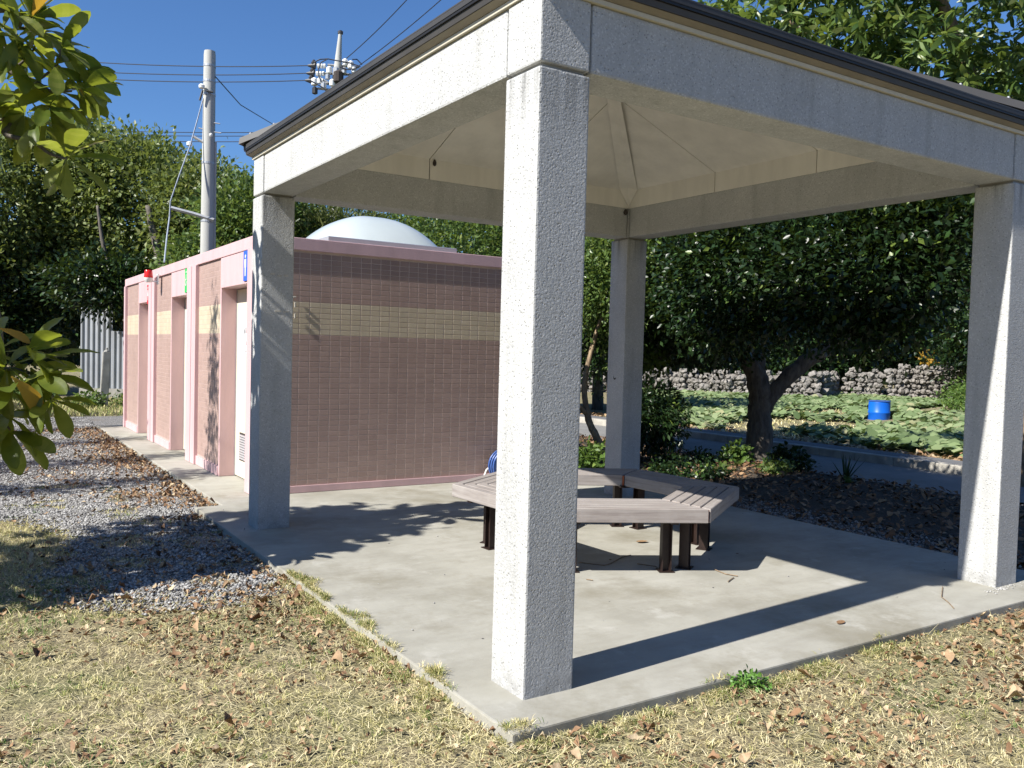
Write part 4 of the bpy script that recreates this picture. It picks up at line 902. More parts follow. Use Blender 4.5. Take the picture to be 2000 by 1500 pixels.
dirt = sheet('path', wobble([(-3.2, 17.6), (-3.4, 15.1), (1.2, 15.4), (1.2, 16.1), (-0.2, 16.4), (-0.6, 20.5), (-3, 20.5)], 0.1, 0.4, 9), -0.047, M['bed'])

# ------------------------------------------------------------------ vegetation
def unit(v): return v / np.maximum(np.linalg.norm(v, axis=-1, keepdims=True), 1e-9)
def leaf_cloud(pos, out, size, ratio, tint, upbias=0.7, droop=0.0, fold=0.25, six=False):
    """one folded leaf at every position; out = preferred direction of the blade"""
    n = len(pos); d = unit(out + rng.normal(0, 0.8, (n, 3)) + np.array([0, 0, -droop]))
    nrm = rng.normal(0, 0.55, (n, 3)) + np.array([0, 0, upbias]) + unit(out) * 0.35
    s = unit(np.cross(d, nrm)); nn = np.cross(s, d)
    L = (rng.uniform(*size, n))[:, None]; w = L * ratio * 0.5
    if six:
        a = pos; b1 = pos + d * L * .42 + s * w + nn * w * fold; b2 = pos + d * L * .42 - s * w + nn * w * fold
        c1 = pos + d * L * .75 + s * w * .8 + nn * w * fold * .5; c2 = pos + d * L * .75 - s * w * .8 + nn * w * fold * .5
        t = pos + d * L - nn * L * .12
        V = np.stack([a, b1, b2, c1, c2, t], 1).reshape(-1, 3); k = np.arange(n)[:, None] * 6
        F = np.concatenate([k + [[0, 2, 1]], k + [[1, 2, 4]], k + [[1, 4, 3]], k + [[3, 4, 5]]], 1).reshape(-1, 3); return V, F, np.repeat(tint, 4)
    V = np.stack([pos, pos + d * L * .45 + s * w + nn * w * fold, pos + d * L, pos + d * L * .45 - s * w + nn * w * fold], 1).reshape(-1, 3)
    k = np.arange(n)[:, None] * 4
    F = np.concatenate([k + [[0, 1, 2]], k + [[0, 2, 3]]], 1).reshape(-1, 3); return V, F, np.repeat(tint, 2)
def crown(name, parent, blobs, base, size, ratio, per, cr, mat, shell=0.55, six=False, upbias=0.7, droop=0.1, tintp=1.0, whorl=False, kind=None, label=None):
    """blobs: (centre, radii, clumps). Leaves gather in clumps spread through uneven volumes."""
    Vs, Fs, Ts = [], [], []; o = 0
    for (c, r, n) in blobs:
        c = np.array(c, float); r = np.array(r, float)
        u = unit(rng.normal(0, 1, (n, 3))); rad = (shell + (1 - shell) * rng.random((n, 1)) ** 0.7)
        rad = rad * (0.86 + 0.28 * fbm(u[:, 0] * 3 + c[0], u[:, 1] * 3 + u[:, 2] * 2 + c[1], 1.3))[:, None]
        cp = c + u * rad * r; ct = rng.normal(0.45, 0.16, n)
        if whorl:
            idx = np.repeat(np.arange(n), per); pos = cp[idx] + rng.normal(0, cr * 0.12, (len(idx), 3)); out = unit(rng.normal(0, 1, (len(idx), 3)) * np.array([1, 1, .45])) * 1.6 + u[idx] * 0.3
        else:
            idx = np.repeat(np.arange(n), per); pos = cp[idx] + rng.normal(0, cr, (len(idx), 3)) * np.array([1, 1, .75]); out = u[idx]
        t = np.clip(ct[idx] + rng.normal(0, 0.22, len(idx)), 0, 1) ** tintp
        V, F, T = leaf_cloud(pos, out, size, ratio, t, upbias, droop, six=six)
        Vs.append(V); Fs.append(F + o); Ts.append(T); o += len(V)
    V = np.concatenate(Vs) - np.array(base)
    ob = link(name, fast_mesh(name, V, np.concatenate(Fs), 3, np.concatenate(Ts)), mat, parent)
    return props(ob, label=label, kind=kind)
def limbs(parent, base, paths, mat, name='trunk'):
    b = np.array(base); g = Geo()
    for pts, rs in paths:
        n = 7 * (len(pts) - 1); P = []; R = []
        pv = [np.array(p, float) for p in pts]
        for i in range(n + 1):
            t = i / n * (len(pv) - 1); k = min(int(t), len(pv) - 2); f = t - k
            p_ = [pv[max(k - 1, 0)], pv[k], pv[k + 1], pv[min(k + 2, len(pv) - 1)]]
            q = 0.5 * ((2 * p_[1]) + (-p_[0] + p_[2]) * f + (2 * p_[0] - 5 * p_[1] + 4 * p_[2] - p_[3]) * f * f + (-p_[0] + 3 * p_[1] - 3 * p_[2] + p_[3]) * f ** 3)
            r = rs[k] * (1 - f) + rs[k + 1] * f; P.append(q - b + rng.normal(0, r * 0.06, 3)); R.append(r * (1 + rng.normal(0, .04)))
        g.tube(P, R, 10)
    o = g.build(name, mat, parent, smooth=True); return o
def tree(name, base, label, cat='tree', group=None):
    return empty(name, tuple(base), label, cat, group)

# fig tree by the road, seen under the shelter roof
B = (7.62, 5.45, -0.08); t = tree('fig_tree', B, 'thick trunked dark glossy tree beside the road behind the bench')
limbs(t, B, [([(7.62, 5.45, -.1), (7.62, 5.46, .45), (7.60, 5.48, .95), (7.45, 5.6, 1.35), (7.0, 5.9, 1.75), (6.4, 6.3, 2.4)], [.215, .175, .165, .12, .10, .06]),
             ([(7.62, 5.45, .62), (7.78, 5.30, .98), (8.1, 5.05, 1.38), (8.4, 4.8, 1.62), (8.55, 4.6, 1.95)], [.12, .11, .11, .09, .05]),
             ([(7.60, 5.48, .9), (7.68, 5.6, 1.5), (7.8, 5.8, 2.4), (7.7, 6.0, 3.4)], [.12, .11, .09, .05]),
             ([(7.45, 5.6, 1.30), (7.1, 5.2, 1.75), (6.8, 4.6, 2.3)], [.08, .06, .03])], M['bark'])
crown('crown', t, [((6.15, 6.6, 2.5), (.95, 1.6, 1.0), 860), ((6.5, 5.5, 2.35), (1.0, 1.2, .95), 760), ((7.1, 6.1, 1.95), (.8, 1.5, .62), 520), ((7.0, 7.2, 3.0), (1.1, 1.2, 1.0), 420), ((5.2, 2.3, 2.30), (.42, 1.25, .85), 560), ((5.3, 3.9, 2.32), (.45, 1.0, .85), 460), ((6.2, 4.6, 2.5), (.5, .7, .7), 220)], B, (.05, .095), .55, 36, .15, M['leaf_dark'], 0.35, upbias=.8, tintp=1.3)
# inner dark foliage behind: second tree row along the far pavement
for (B, lb, bl, mt, hz) in (
    ((29.0, 11.5, -.05), 'dark tree beyond the gourd patch beside the right column', [((29.0, 12.0, 5.0), (3.6, 3.6, 3.8), 700), ((28.5, 12.5, 2.6), (3.0, 3.0, 1.8), 520)], 'leaf_dark', 2.5),
    ((21.5, 26.5, -.05), 'tall dark tree beyond the left part of the stone wall', [((21.5, 26.5, 4.6), (4.5, 4.0, 4.2), 900), ((20.5, 25.0, 1.8), (6.0, 2.6, 2.4), 1000)], 'leaf_dark', 2.5),
    ((29.5, 21.5, -.05), 'tall dark tree beyond the middle of the stone wall', [((29.5, 21.5, 4.6), (4.5, 4.4, 4.2), 900), ((28.0, 20.8, 2.0), (5.0, 2.8, 2.4), 900)], 'leaf_dark', 2.5),
    ((34.5, 16.5, -.05), 'tall dark tree beyond the right part of the stone wall', [((34.5, 16.5, 4.6), (4.6, 4.4, 4.2), 900), ((33.6, 16.8, 2.2), (3.6, 3.4, 2.2), 560)], 'leaf_dark', 2.5),
    ((14.5, 27.0, -.05), 'dark tree at the far end of the road behind the back column', [((14.0, 26.5, 4.0), (4.0, 3.6, 3.4), 800), ((14.0, 25.0, 1.8), (3.8, 2.6, 1.8), 420)], 'leaf_mid', 2.5)):
    t = tree('dark_tree', B, lb, group='dark trees beyond the road')
    limbs(t, B, [([(B[0], B[1], -.1), (B[0] + .1, B[1], 1.2), (B[0] - .1, B[1] + .2, hz), (B[0] + .3, B[1], hz + 2)], [.28, .22, .18, .08]), ([(B[0], B[1], hz * .7), (B[0] - 1.0, B[1] - .6, hz + .8)], [.14, .06])], M['bark'])
    big = B[0] > 13
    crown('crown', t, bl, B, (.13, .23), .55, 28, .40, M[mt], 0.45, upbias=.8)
t = tree('yellow_shrub', (30.0, 16.6, .2), 'small yellow leaved shrub glimpsed over the stone wall')
crown('foliage', t, [((30.0, 16.6, 1.55), (.2, .2, .28), 14)], (30.0, 16.6, .2), (.12, .2), .5, 14, .12, M['leaf_yellow']); limbs(t, (30.0, 16.6, .2), [([(30.0, 16.6, 0), (30, 16.6, 1.3)], [.04, .02])], M['bark'], 'stem')

# broad leaved tree over the right side of the roof
B = (8.75, 2.35, -0.08); t = tree('laurel_tree', B, 'tall tree with whorled bright green leaves above the right of the shelter roof')
limbs(t, B, [([(8.75, 2.35, -.1), (8.7, 2.4, 1.5), (8.5, 2.6, 3.0), (8.1, 2.9, 4.6), (7.6, 3.3, 6.2)], [.22, .18, .15, .10, .05]),
             ([(8.6, 2.5, 2.6), (9.3, 2.6, 4.0), (9.6, 2.6, 5.4)], [.11, .08, .05]), ([(8.4, 2.7, 3.4), (7.6, 3.2, 4.2), (6.9, 3.8, 4.9), (6.4, 4.3, 5.5)], [.07, .05, .035, .02]),
             ([(8.5, 2.6, 3.0), (7.2, 2.2, 3.1), (5.9, 1.8, 2.85)], [.045, .03, .012])], M['pale_bark'])
crown('crown', t, [((8.2, 2.9, 5.6), (2.3, 2.1, 1.8), 900), ((7.0, 3.9, 5.4), (1.3, 1.3, 1.0), 230), ((6.35, 4.6, 5.6), (.9, .9, .65), 90), ((8.6, 2.6, 3.9), (1.3, 1.5, .9), 330), ((5.55, 1.75, 2.80), (.55, .5, .28), 60)], B, (.13, .22), .30, 11, .10, M['leaf_mid'], 0.35, six=True, upbias=.6, whorl=True, tintp=.85)

# shrubs on both sides of the back column
B = (5.1, 5.75, -.07); t = tree('tall_shrub', B, 'tall loose shrub with a bent pale stem left of the back column', 'shrub')
limbs(t, B, [([(4.75, 5.15, -.1), (4.62, 5.35, .35), (4.62, 5.55, .62), (4.72, 5.75, 1.1), (5.0, 5.8, 1.9)], [.055, .048, .04, .035, .02]), ([(4.62, 5.55, .62), (4.4, 5.6, .85)], [.03, .02])], M['pale_bark'], 'stem')
crown('foliage', t, [((5.2, 5.9, 2.35), (.95, .8, .85), 330), ((5.6, 6.6, 3.0), (1.2, 1.1, 1.0), 300)], B, (.05, .09), .5, 26, .12, M['leaf_mid'], 0.3, tintp=.8)
B = (6.4, 7.2, -.07); t = tree('hedge_shrub', B, 'big dark shrub between the toilet block and the road', 'shrub')
crown('foliage', t, [((6.5, 7.4, 2.3), (1.3, 1.5, 1.3), 420), ((6.3, 6.6, 2.0), (.8, .8, .7), 170)], B, (.05, .09), .5, 28, .14, M['leaf_dark'], 0.3); limbs(t, B, [([(6.4, 7.2, -.1), (6.3, 7.2, 1), (6.5, 7.4, 2.2)], [.07, .05, .03])], M['bark'], 'stem')
B = (5.85, 5.65, -.07); t = tree('low_shrub', B, 'dark drooping shrub right of the back column at the road edge', 'shrub')
crown('foliage', t, [((5.85, 5.7, .55), (.42, .42, .5), 190)], B, (.06, .11), .35, 22, .08, M['leaf_dark'], 0.2, droop=.6); limbs(t, B, [([(5.85, 5.65, -.1), (5.85, 5.7, .6)], [.03, .015])], M['bark'], 'stem')
B = (6.15, 6.35, -.07); t = tree('sunlit_shrub', B, 'leafy shrub catching the sun just right of the back column', 'shrub')
crown('foliage', t, [((6.1, 6.3, 1.55), (.42, .4, .5), 110)], B, (.06, .10), .55, 22, .10, M['leaf_light'], 0.2); limbs(t, B, [([(6.15, 6.35, -.1), (6.1, 6.3, 1.3)], [.03, .015])], M['bark'], 'stem')
def plant(name, base, label, r, h, n, size, ratio, mat, per=10, droop=0.2, up=.6, cat='plant'):
    t = tree(name, base, label, cat)
    crown('foliage', t, [((base[0], base[1], base[2] + h * .55), (r, r, h * .5), n)], base, size, ratio, per, r * .15, M[mat], 0.1, upbias=up, droop=droop, six=True)
    Geo().tube([(0, 0, 0), (.01, 0, h * .6)], .008, 5).build('stem', M['leaf_mid'], t); return t
b_ = at(1150, 880, 9.7); plant('leafy_plant', (b_[0], b_[1], -.07), 'bright green leafy plant left of the back column base', .30, .42, 60, (.06, .12), .35, 'leaf_light')
plant('bright_plant', (7.02, 5.35, -.07), 'pale green round leaved plant left of the fig trunk', .20, .26, 40, (.05, .09), .7, 'leaf_light')
plant('dark_plant', (7.35, 4.75, -.07), 'dark leafy plant right of the fig trunk', .26, .30, 45, (.06, .1), .6, 'leaf_dark')
def fern(base, n, L, label, spread=0.9, stiff=False, mat='leaf_light'):
    t = tree('fern' if not stiff else 'spiky_plant', base, label, 'fern' if not stiff else 'plant'); V = []; F = []; T = []
    for k in range(n):
        a = rng.uniform(0, 6.28); el = rng.uniform(.5, 1.25) if not stiff else rng.uniform(.8, 1.45); l = L * rng.uniform(.7, 1.1)
        d = np.array([math.cos(a) * math.cos(el), math.sin(a) * math.cos(el), math.sin(el)]); s = np.array([-math.sin(a), math.cos(a), 0])
        N_ = 12 if not stiff else 4
        for i in range(N_):
            t0, t1 = i / N_, (i + (.55 if not stiff else 1)) / N_
            p0 = d * l * t0 + np.array([0, 0, -1]) * l * spread * t0 ** 2 * (.5 if not stiff else .1); p1_ = d * l * t1 + np.array([0, 0, -1]) * l * spread * t1 ** 2 * (.5 if not stiff else .1)
            w0 = (l * .16 * (1 - t0) * min(1, t0 * 6 + .2)) if not stiff else l * .045 * (1 - t0); w1 = (l * .16 * (1 - t1) * .9) if not stiff else l * .045 * (1 - t1)
            b0 = len(V); V += [p0 - s * w0, p0 + s * w0, p1_ + s * w1, p1_ - s * w1]; F += [(b0, b0 + 1, b0 + 2), (b0, b0 + 2, b0 + 3)]; T += [rng.uniform(.2, .8)] * 2
    link('fronds' if not stiff else 'blades', fast_mesh('fronds', np.array(V), np.array(F), 3, np.array(T)), M[mat], t); return t
fern((6.15, 4.75, -.07), 34, .34, 'green feathery fern in the shaded bed behind the bench')
fern((6.75, 5.05, -.07), 26, .26, 'smaller fern between the fig trunk and the larger fern', mat='leaf_mid')
fern((5.35, 4.95, -.07), 20, .24, 'low dark fern just right of the back column base', mat='leaf_dark')
fern((7.0, 3.6, -.07), 16, .42, 'spiky dark plant standing at the edge of the road', stiff=True, mat='leaf_dark')
fern((6.85, 3.45, -.07), 22, .24, 'low fern in front of the spiky plant', mat='leaf_mid')
for q_, (x_, y_, r_, h_, m_, lb_) in enumerate(((5.0, 4.55, .26, .15, 'leaf_dark', 'low dark plant beside the right face of the back column'), (5.7, 5.2, .30, .17, 'leaf_dark', 'leafy plant between the back column and the large fern'),
        (6.45, 5.35, .30, .16, 'leaf_dark', 'low dark plant behind the large fern'), (6.6, 4.35, .22, .14, 'leaf_mid', 'low leafy plant in front of the fig trunk'), (7.05, 4.35, .24, .15, 'leaf_dark', 'dark plant between the fig trunk and the spiky plant'), (5.45, 4.35, .22, .16, 'leaf_dark', 'tiny dark plant nearest to the bench in the bed'))):
    plant('bed_plant', (x_, y_, -.045), lb_, r_, h_, 38, (.04, .08), .45, m_)
wb = (0.98, -0.29, -.052)
plant('weed', wb, 'small vivid green weed at the front edge of the slab', .085, .06, 34, (.016, .032), .55, 'vivid', per=8, cat='weed')

# gourd patch beyond the road, with the bank and the rubble wall
bank = Geo(); V = []; F = []; nx, ny = 40, 50
for i in range(nx + 1):
    for j in range(ny + 1):
        x = 9.52 + 30 * i / nx; y = -6 + 42 * j / ny
        h = min(1, (x - 9.52) / 1.2) * 0.05 + 0.05 * float(fbm(x, y, .5)) * min(1, (x - 9.52) / 2) + 0.45 * math.exp(-(((x - 20.8) / 3.2) ** 2 + ((y - 8.6) / 1.8) ** 2))
        V.append((x, y, -0.08 + h))
for i in range(nx):
    for j in range(ny): a = i * (ny + 1) + j; F.append((a, a + ny + 1, a + ny + 2, a + 1))
bank.add(V, F).build('bank', M['ground'], kind='structure', smooth=True)
def bank_z(x, y):
    return -0.08 + np.minimum(1, (x - 9.52) / 1.2) * 0.05 + 0.05 * fbm(x, y, .5) * np.minimum(1, (x - 9.52) / 2) + 0.45 * np.exp(-(((x - 20.8) / 3.2) ** 2 + ((y - 8.6) / 1.8) ** 2))
def gourd(n):
    x = 9.9 + 16.5 * rng.random(n * 2) ** 1.2; y = rng.uniform(0.5, 22, n * 2)
    m = (x > 10.0 + 0.7 * fbm(x, y, 1.1)) & (np.abs(np.degrees(np.arctan2(y - CAM[1], x - CAM[0])) - 36) < 14) & (fbm(x + 7, y, .45) < .66)
    m &= ~((((x - 20.3) / 3.2) ** 2 + ((y - 9.0) / 1.3) ** 2) < 1)
    m &= ((x - 16.1) ** 2 + (y - 9.3) ** 2) > 0.12
    sx_ = (x - 16.1) * .83 + (y - 9.3) * .557; sy_ = -(x - 16.1) * .557 + (y - 9.3) * .83
    m &= ~((sx_ > -2.6) & (sx_ < 0) & (np.abs(sy_) < .34))
    x, y = x[m][:n], y[m][:n]; n = len(x); z = bank_z(x, y) + 0.05 + rng.uniform(0, .11, n)
    K = 7; a = np.linspace(0, 2 * np.pi, K, endpoint=False)[None] + rng.uniform(0, 6, (n, 1))
    R = rng.uniform(.045, .115, (n, 1)) * (1 + .16 * np.cos(5 * (a - a[:, :1])) + rng.normal(0, .06, (n, K)))
    X = R * np.cos(a); Y = R * np.sin(a); cup = rng.uniform(-.5, .9, (n, 1)); tx = rng.normal(.15, .3, (n, 1)); ty = rng.normal(0, .35, (n, 1))
    Z = cup * R * R * 2 + X * tx + Y * ty + rng.normal(0, .006, (n, K))
    V = np.concatenate([np.stack([np.zeros((n, 1)), np.zeros((n, 1)), np.full((n, 1), .0)], 2), np.stack([X, Y, Z], 2)], 1) + np.stack([x, y, z], 1)[:, None]
    k = np.arange(n)[:, None, None] * (K + 1); f = np.array([[0, 1 + i, 1 + (i + 1) % K] for i in range(K)])
    tt = np.clip(rng.normal(.5, .26, n) + .8 * (fbm(x, y, .6) - .5), 0, 1)
    o = link('gourd_leaves', fast_mesh('gourd_leaves', V.reshape(-1, 3), (k + f[None]).reshape(-1, 3), 3, np.repeat(tt, K)), M['pumpkin'])
    props(o, 'sprawling round gourd leaves covering the ground across the road', 'ground cover', kind='stuff')
gourd(24000)
t = tree('mound_shrub', (20.3, 9.0, .3), 'low mound of fine leaved green shrub right of the blue drum', 'shrub')
crown('foliage', t, [((20.6, 8.7, .55), (2.4, 1.1, .42), 520), ((18.6, 8.0, .35), (1.2, .7, .3), 200)], (20.3, 9.0, .3), (.07, .13), .4, 22, .16, M['leaf_light'], 0.3)
Geo().tube([(0, 0, -.1), (0, 0, .4)], .03, 6).build('stem', M['bark'], t)
t = tree('papaya_shoot', (22.5, 9.6, .5), 'single big leaved bright shoot above the green mound', 'plant')
crown('foliage', t, [((22.5, 9.6, 1.5), (.35, .35, .2), 10)], (22.5, 9.6, .5), (.3, .5), .8, 5, .12, M['leaf_light'], 0.3, six=True); Geo().tube([(0, 0, 0), (0, 0, 1.0)], .03, 6).build('stem', M['leaf_mid'], t)
sxy = pick(14000, 10.2, 26, 2, 22, lambda x, y: (fbm(x + 7, y, .45) > .60) & (np.abs(np.degrees(np.arctan2(y - CAM[1], x - CAM[0])) - 36) < 14))
_old = rng.random(len(sxy))
blades('verge_grass', len(sxy), lambda n: sxy, .05, .15, .010, .02, (.7, 1.45), lambda x, y: np.clip(rng.normal(.72, .18, len(x)), 0, 1), M['grass'], z0=0.0, label='pale dry grass showing between the gourd leaves', cat='grass')

dr_ = empty('drum', (16.10, 9.30, -0.01), 'open blue plastic drum standing among the gourd leaves', 'drum')
dg = Geo().lathe([(0.0, 0.0), (.262, 0.0), (.275, .03), (.272, .24), (.283, .26), (.283, .29), (.272, .31), (.272, .56), (.264, .60), (.272, .605), (.276, .63), (.262, .635), (.255, .60), (.255, .05), (0, .05)], (0, 0, 0), 32).build('body', M['drum'], dr_)
smooth_by_angle(dg, 35); dr_.scale = (.87, .87, .76)
Geo().lathe([(.277, .612), (.282, .618), (.282, .628), (.277, .634)], (0, 0, 0), 32).build('rim', M['hose'], dr_)

# rubble wall, stone by stone
rw = empty('stone_wall', (24, 17, 0), 'dry stacked wall of grey coral stones beyond the gourd patch', 'wall')
def rock(seed, sub=1):
    bm = bmesh.new(); bmesh.ops.create_icosphere(bm, subdivisions=sub, radius=.5); r = random.Random(seed)
    for w_ in bm.verts: w_.co *= r.uniform(.60, 1.22)
    me = bpy.data.meshes.new('stone'); bm.to_mesh(me); bm.free(); me.materials.append(M['coral']); return me
rocks = [rock(s, 2) for s in range(8)]
segs = [((22.9, 16.0), (27.2, 18.6), 0.95), ((13.0, 23.5), (19.5, 21.2), 0.98), ((19.5, 21.2), (22.6, 15.6), 1.02), ((26.2, 17.6), (26.6, 16.0), 1.15), ((26.6, 16.0), (31.5, 13.2), 1.25), ((31.5, 13.2), (34.0, 10.0), 1.25)]
cand = []
for (a, b, h) in segs:
    a = np.array(a); b = np.array(b); Ln = np.hypot(*(b - a)); dv = (b - a) / Ln; nv = np.array([-dv[1], dv[0]])
    if np.dot(nv, a - CAM[:2]) > 0: nv = -nv
    rows = int(h / .175)
    for r in range(rows + 1):
        n = int(Ln / .215)
        for i in range(n):
            u = (i + (.5 if r % 2 else 0) + random.uniform(-.2, .2)) * .215
            if r == rows and random.random() < .45: continue
            for lay in (0, 1):
                if lay == 1 and r < rows - 1: continue
                p = a + dv * u + nv * (random.uniform(-.04, .10) + (0 if lay == 0 else -.22) - r * .018)
                cand.append((p[0], p[1], bank_z(np.array([p[0]]), np.array([p[1]]))[0] * .5 - .02 + r * .175, random.uniform(.6, 1.35) * .23, lay))
    core = Geo(); q = [a - nv * .22, b - nv * .22, b - nv * .5, a - nv * .5]
    dl = dv * .45; q = [q[0] + dl, q[1] - dl, q[2] - dl, q[3] + dl]
    core.prism([(p[0] - 24, p[1] - 17) for p in q], -.1, h - .22).build('rubble_core', M['coral'], rw)
cand = [c for c in cand if 15 < math.degrees(math.atan2(c[1] - CAM[1], c[0] - CAM[0])) < 62]
def vis(c):
    ang = math.degrees(math.atan2(c[1] - CAM[1], c[0] - CAM[0])); return (c[4], 0 if 27.5 < ang < 47.5 else 1, math.hypot(c[0] - CAM[0], c[1] - CAM[1]))
cand.sort(key=vis)
gst = Geo()
for i, (x, y, z, s, lay) in enumerate(cand):
    rot = (random.uniform(0, 6), random.uniform(0, 6), random.uniform(0, 6)); scl = (s * random.uniform(.9, 1.15), s * random.uniform(.85, 1.1), s * random.uniform(.75, 1.0))
    if i < 300:
        o = link('stone', rocks[i % 8], None, rw, (x - 24, y - 17, z)); o.rotation_euler = (random.uniform(-.3, .3), random.uniform(-.3, .3), rot[2]); o.scale = scl
    else:
        me = rocks[i % 8]; c_, s_ = math.cos(rot[2]), math.sin(rot[2])
        gst.add([((v_.co.x * c_ - v_.co.y * s_) * scl[0] + x - 24, (v_.co.x * s_ + v_.co.y * c_) * scl[1] + y - 17, v_.co.z * scl[2] + z) for v_ in me.vertices], [tuple(p.vertices) for p in me.polygons])
gst.build('stones', M['coral'], rw, kind='stuff')

# trees behind the toilets and on the left
def bgtree(B, lb, bl, mt, size, ratio, per, cr, tr, name='leafy_tree', shell=.62, **kw):
    t = tree(name, B, lb, group='trees behind the toilet block')
    limbs(t, B, tr, M['bark'])
    crown('crown', t, bl, B, size, ratio, per, cr, M[mt], shell, **kw); return t
bgtree((-0.9, 23.5, -.08), 'broad olive green tree at the left behind the overhanging branch', [((-0.9, 24.0, 5.0), (2.6, 2.0, 2.1), 820), ((.8, 24.0, 5.9), (1.9, 1.8, 1.6), 520), ((-1.2, 23.8, 3.0), (2.6, 1.6, 1.5), 420), ((-3.4, 24.4, 5.0), (2.4, 2.2, 2.4), 420)], 'leaf_olive', (.11, .19), .55, 22, .24,
       [([(-1.3, 22.0, -.1), (-1.35, 22.2, 1.8), (-1.1, 23.0, 3.2), (-.3, 23.8, 5.0)], [.2, .16, .13, .06]), ([(-1.2, 22.8, 2.6), (.6, 23.4, 4.4)], [.09, .04]), ([(-1.3, 22.5, 2.2), (-2.4, 23.4, 4.0)], [.1, .04])])
bgtree((2.6, 20.5, -.08), 'tall round tree directly behind the concrete pole', [((2.2, 22.6, 5.0), (1.9, 1.5, 2.1), 760), ((3.5, 20.6, 4.5), (1.4, 1.4, 1.7), 420), ((2.4, 22.4, 3.2), (1.8, 1.0, 1.3), 360)], 'leaf_olive', (.11, .18), .55, 22, .23,
       [([(2.6, 20.3, -.1), (2.5, 20.2, 1.8), (2.4, 20.2, 3.2), (2.1, 20.4, 4.8)], [.22, .17, .13, .06]), ([(2.5, 20.2, 2.0), (1.2, 19.8, 3.2), (.9, 19.9, 4.6)], [.08, .05, .03]), ([(2.4, 20.2, 2.6), (3.6, 20, 4.2)], [.08, .04])])
bgtree((4.1, 17.2, -.08), 'darker green tree close to the left edge of the shelter roof', [((3.75, 16.9, 3.9), (1.25, 1.4, 1.35), 480), ((4.5, 17.2, 3.4), (1.5, 1.4, 1.4), 460), ((3.0, 17.2, 2.8), (1.2, 1.2, 1.1), 300)], 'leaf_mid', (.09, .16), .5, 26, .2,
       [([(4.1, 17.2, -.1), (4.0, 17.1, 1.6), (3.9, 17.0, 3.2)], [.16, .13, .07])])
bgtree((5.4, 16.6, -.08), 'yellow green feathery tree showing above the skylight dome', [((5.5, 16.2, 3.6), (1.5, 1.3, 1.2), 420)], 'leaf_pine', (.16, .30), .12, 34, .2,
       [([(5.4, 16.6, -.1), (5.4, 16.4, 1.8), (5.5, 16.2, 3.4)], [.14, .11, .05])], name='pine_tree', shell=.2)
bgtree((8.4, 14.4, -.08), 'dense green tree behind the right end of the toilet roof', [((7.6, 14.2, 3.3), (1.7, 1.6, 1.6), 620), ((9.6, 13.8, 3.2), (1.8, 1.6, 1.7), 560), ((7.6, 13.4, 2.2), (1.4, 1.0, 1.2), 260)], 'leaf_mid', (.08, .14), .5, 26, .18,
       [([(8.4, 14.4, -.1), (8.3, 14.3, 1.5), (8.2, 14.2, 3.0)], [.16, .13, .07])])
bgtree((11.5, 14.0, -.05), 'dark tree beyond the road behind the back column', [((11.5, 14.0, 3.4), (1.9, 2.0, 2.0), 560), ((11.2, 13.2, 1.9), (1.6, 1.5, 1.0), 240)], 'leaf_dark', (.08, .14), .5, 26, .2,
       [([(11.5, 14.0, -.1), (11.5, 14, 2.5)], [.16, .09])])
t = tree('dark_hedge', (-1.5, 17.5, -.08), 'shadowy bushes in front of the corrugated sheets at the left', 'bush')
crown('foliage', t, [((-1.7, 22.9, 2.0), (2.0, 1.0, 1.9), 620), ((-4.6, 22.5, 2.4), (2.4, 1.4, 2.3), 420), ((1.1, 19.6, 2.75), (1.3, .8, .75), 300), ((1.0, 23.2, 2.4), (3.0, .8, 2.0), 520)], (-1.5, 17.5, -.08), (.09, .17), .5, 20, .2, M['leaf_dark'], .2)
limbs(t, (-1.5, 17.5, -.08), [([(-1.2, 18.5, -.1), (-1.2, 18.4, 1.6), (-1.4, 18.8, 3.0)], [.15, .12, .05]), ([(2.7, 18.6, 1.0), (1.9, 18.5, 1.45), (1.3, 18.6, 1.9)], [.07, .06, .04])], M['bark'], 'stem')
plant('roadside_bush', (.5, 17.6, -.052), 'small bush at the foot of the leaning post', .35, .32, 60, (.05, .1), .5, 'leaf_mid')
plant('fence_bush', (1.5, 17.9, -.052), 'low green bush between the post and the toilets', .5, .3, 80, (.05, .1), .5, 'leaf_light')
plant('path_bush', (-.7, 20.2, -.052), 'low green bush on bare soil left of the sheets', .8, .4, 110, (.06, .12), .5, 'leaf_light')

# ---- the broad leaved tree whose branches hang into the picture at the left
B = (-4.2, 3.1, -.052); nt = tree('almond_tree', B, 'large leaved tree reaching in from the left over the gravel')
def obovate(name, seed, mat):
    """a leaf blade 1 long: narrow base, broad rounded end, raised midrib fold, side veins as ripples"""
    r = random.Random(seed); prof = [(0, .02), (.08, .03), (.2, .075), (.35, .125), (.5, .165), (.65, .19), (.78, .185), (.88, .145), (.95, .085), (1.0, .012)]
    v = []; f = []; bend = r.uniform(.15, .45); fold = r.uniform(.10, .35)
    for i, (x, w_) in enumerate(prof):
        z = -bend * x * x + (0.006 if i % 2 else -0.006)
        for s in (-1, -.5, 0, .5, 1): v.append((x * (1 - .1 * bend), s * w_, z + abs(s) * w_ * fold + (.008 if (i % 2) and abs(s) == .5 else 0)))
    for i in range(len(prof) - 1):
        for k in range(4): a = i * 5 + k; f.append((a, a + 1, a + 6, a + 5))
    me = mesh(name, v, f, True); a = me.attributes.new('tint', 'FLOAT', 'FACE'); tt = r.uniform(.1, .85); a.data.foreach_set('value', [min(1, max(0, tt + (.10 if (q // 4) % 2 else -.06) + (.08 if q % 4 in (1, 2) else 0))) for q in range(len(f))]); me.materials.append(mat); return me
LV_ = [obovate('leaf', s, M['leaf_big']) for s in range(9)]; LY_ = [obovate('leaf', 50 + s, M['leaf_yellow']) for s in range(2)]
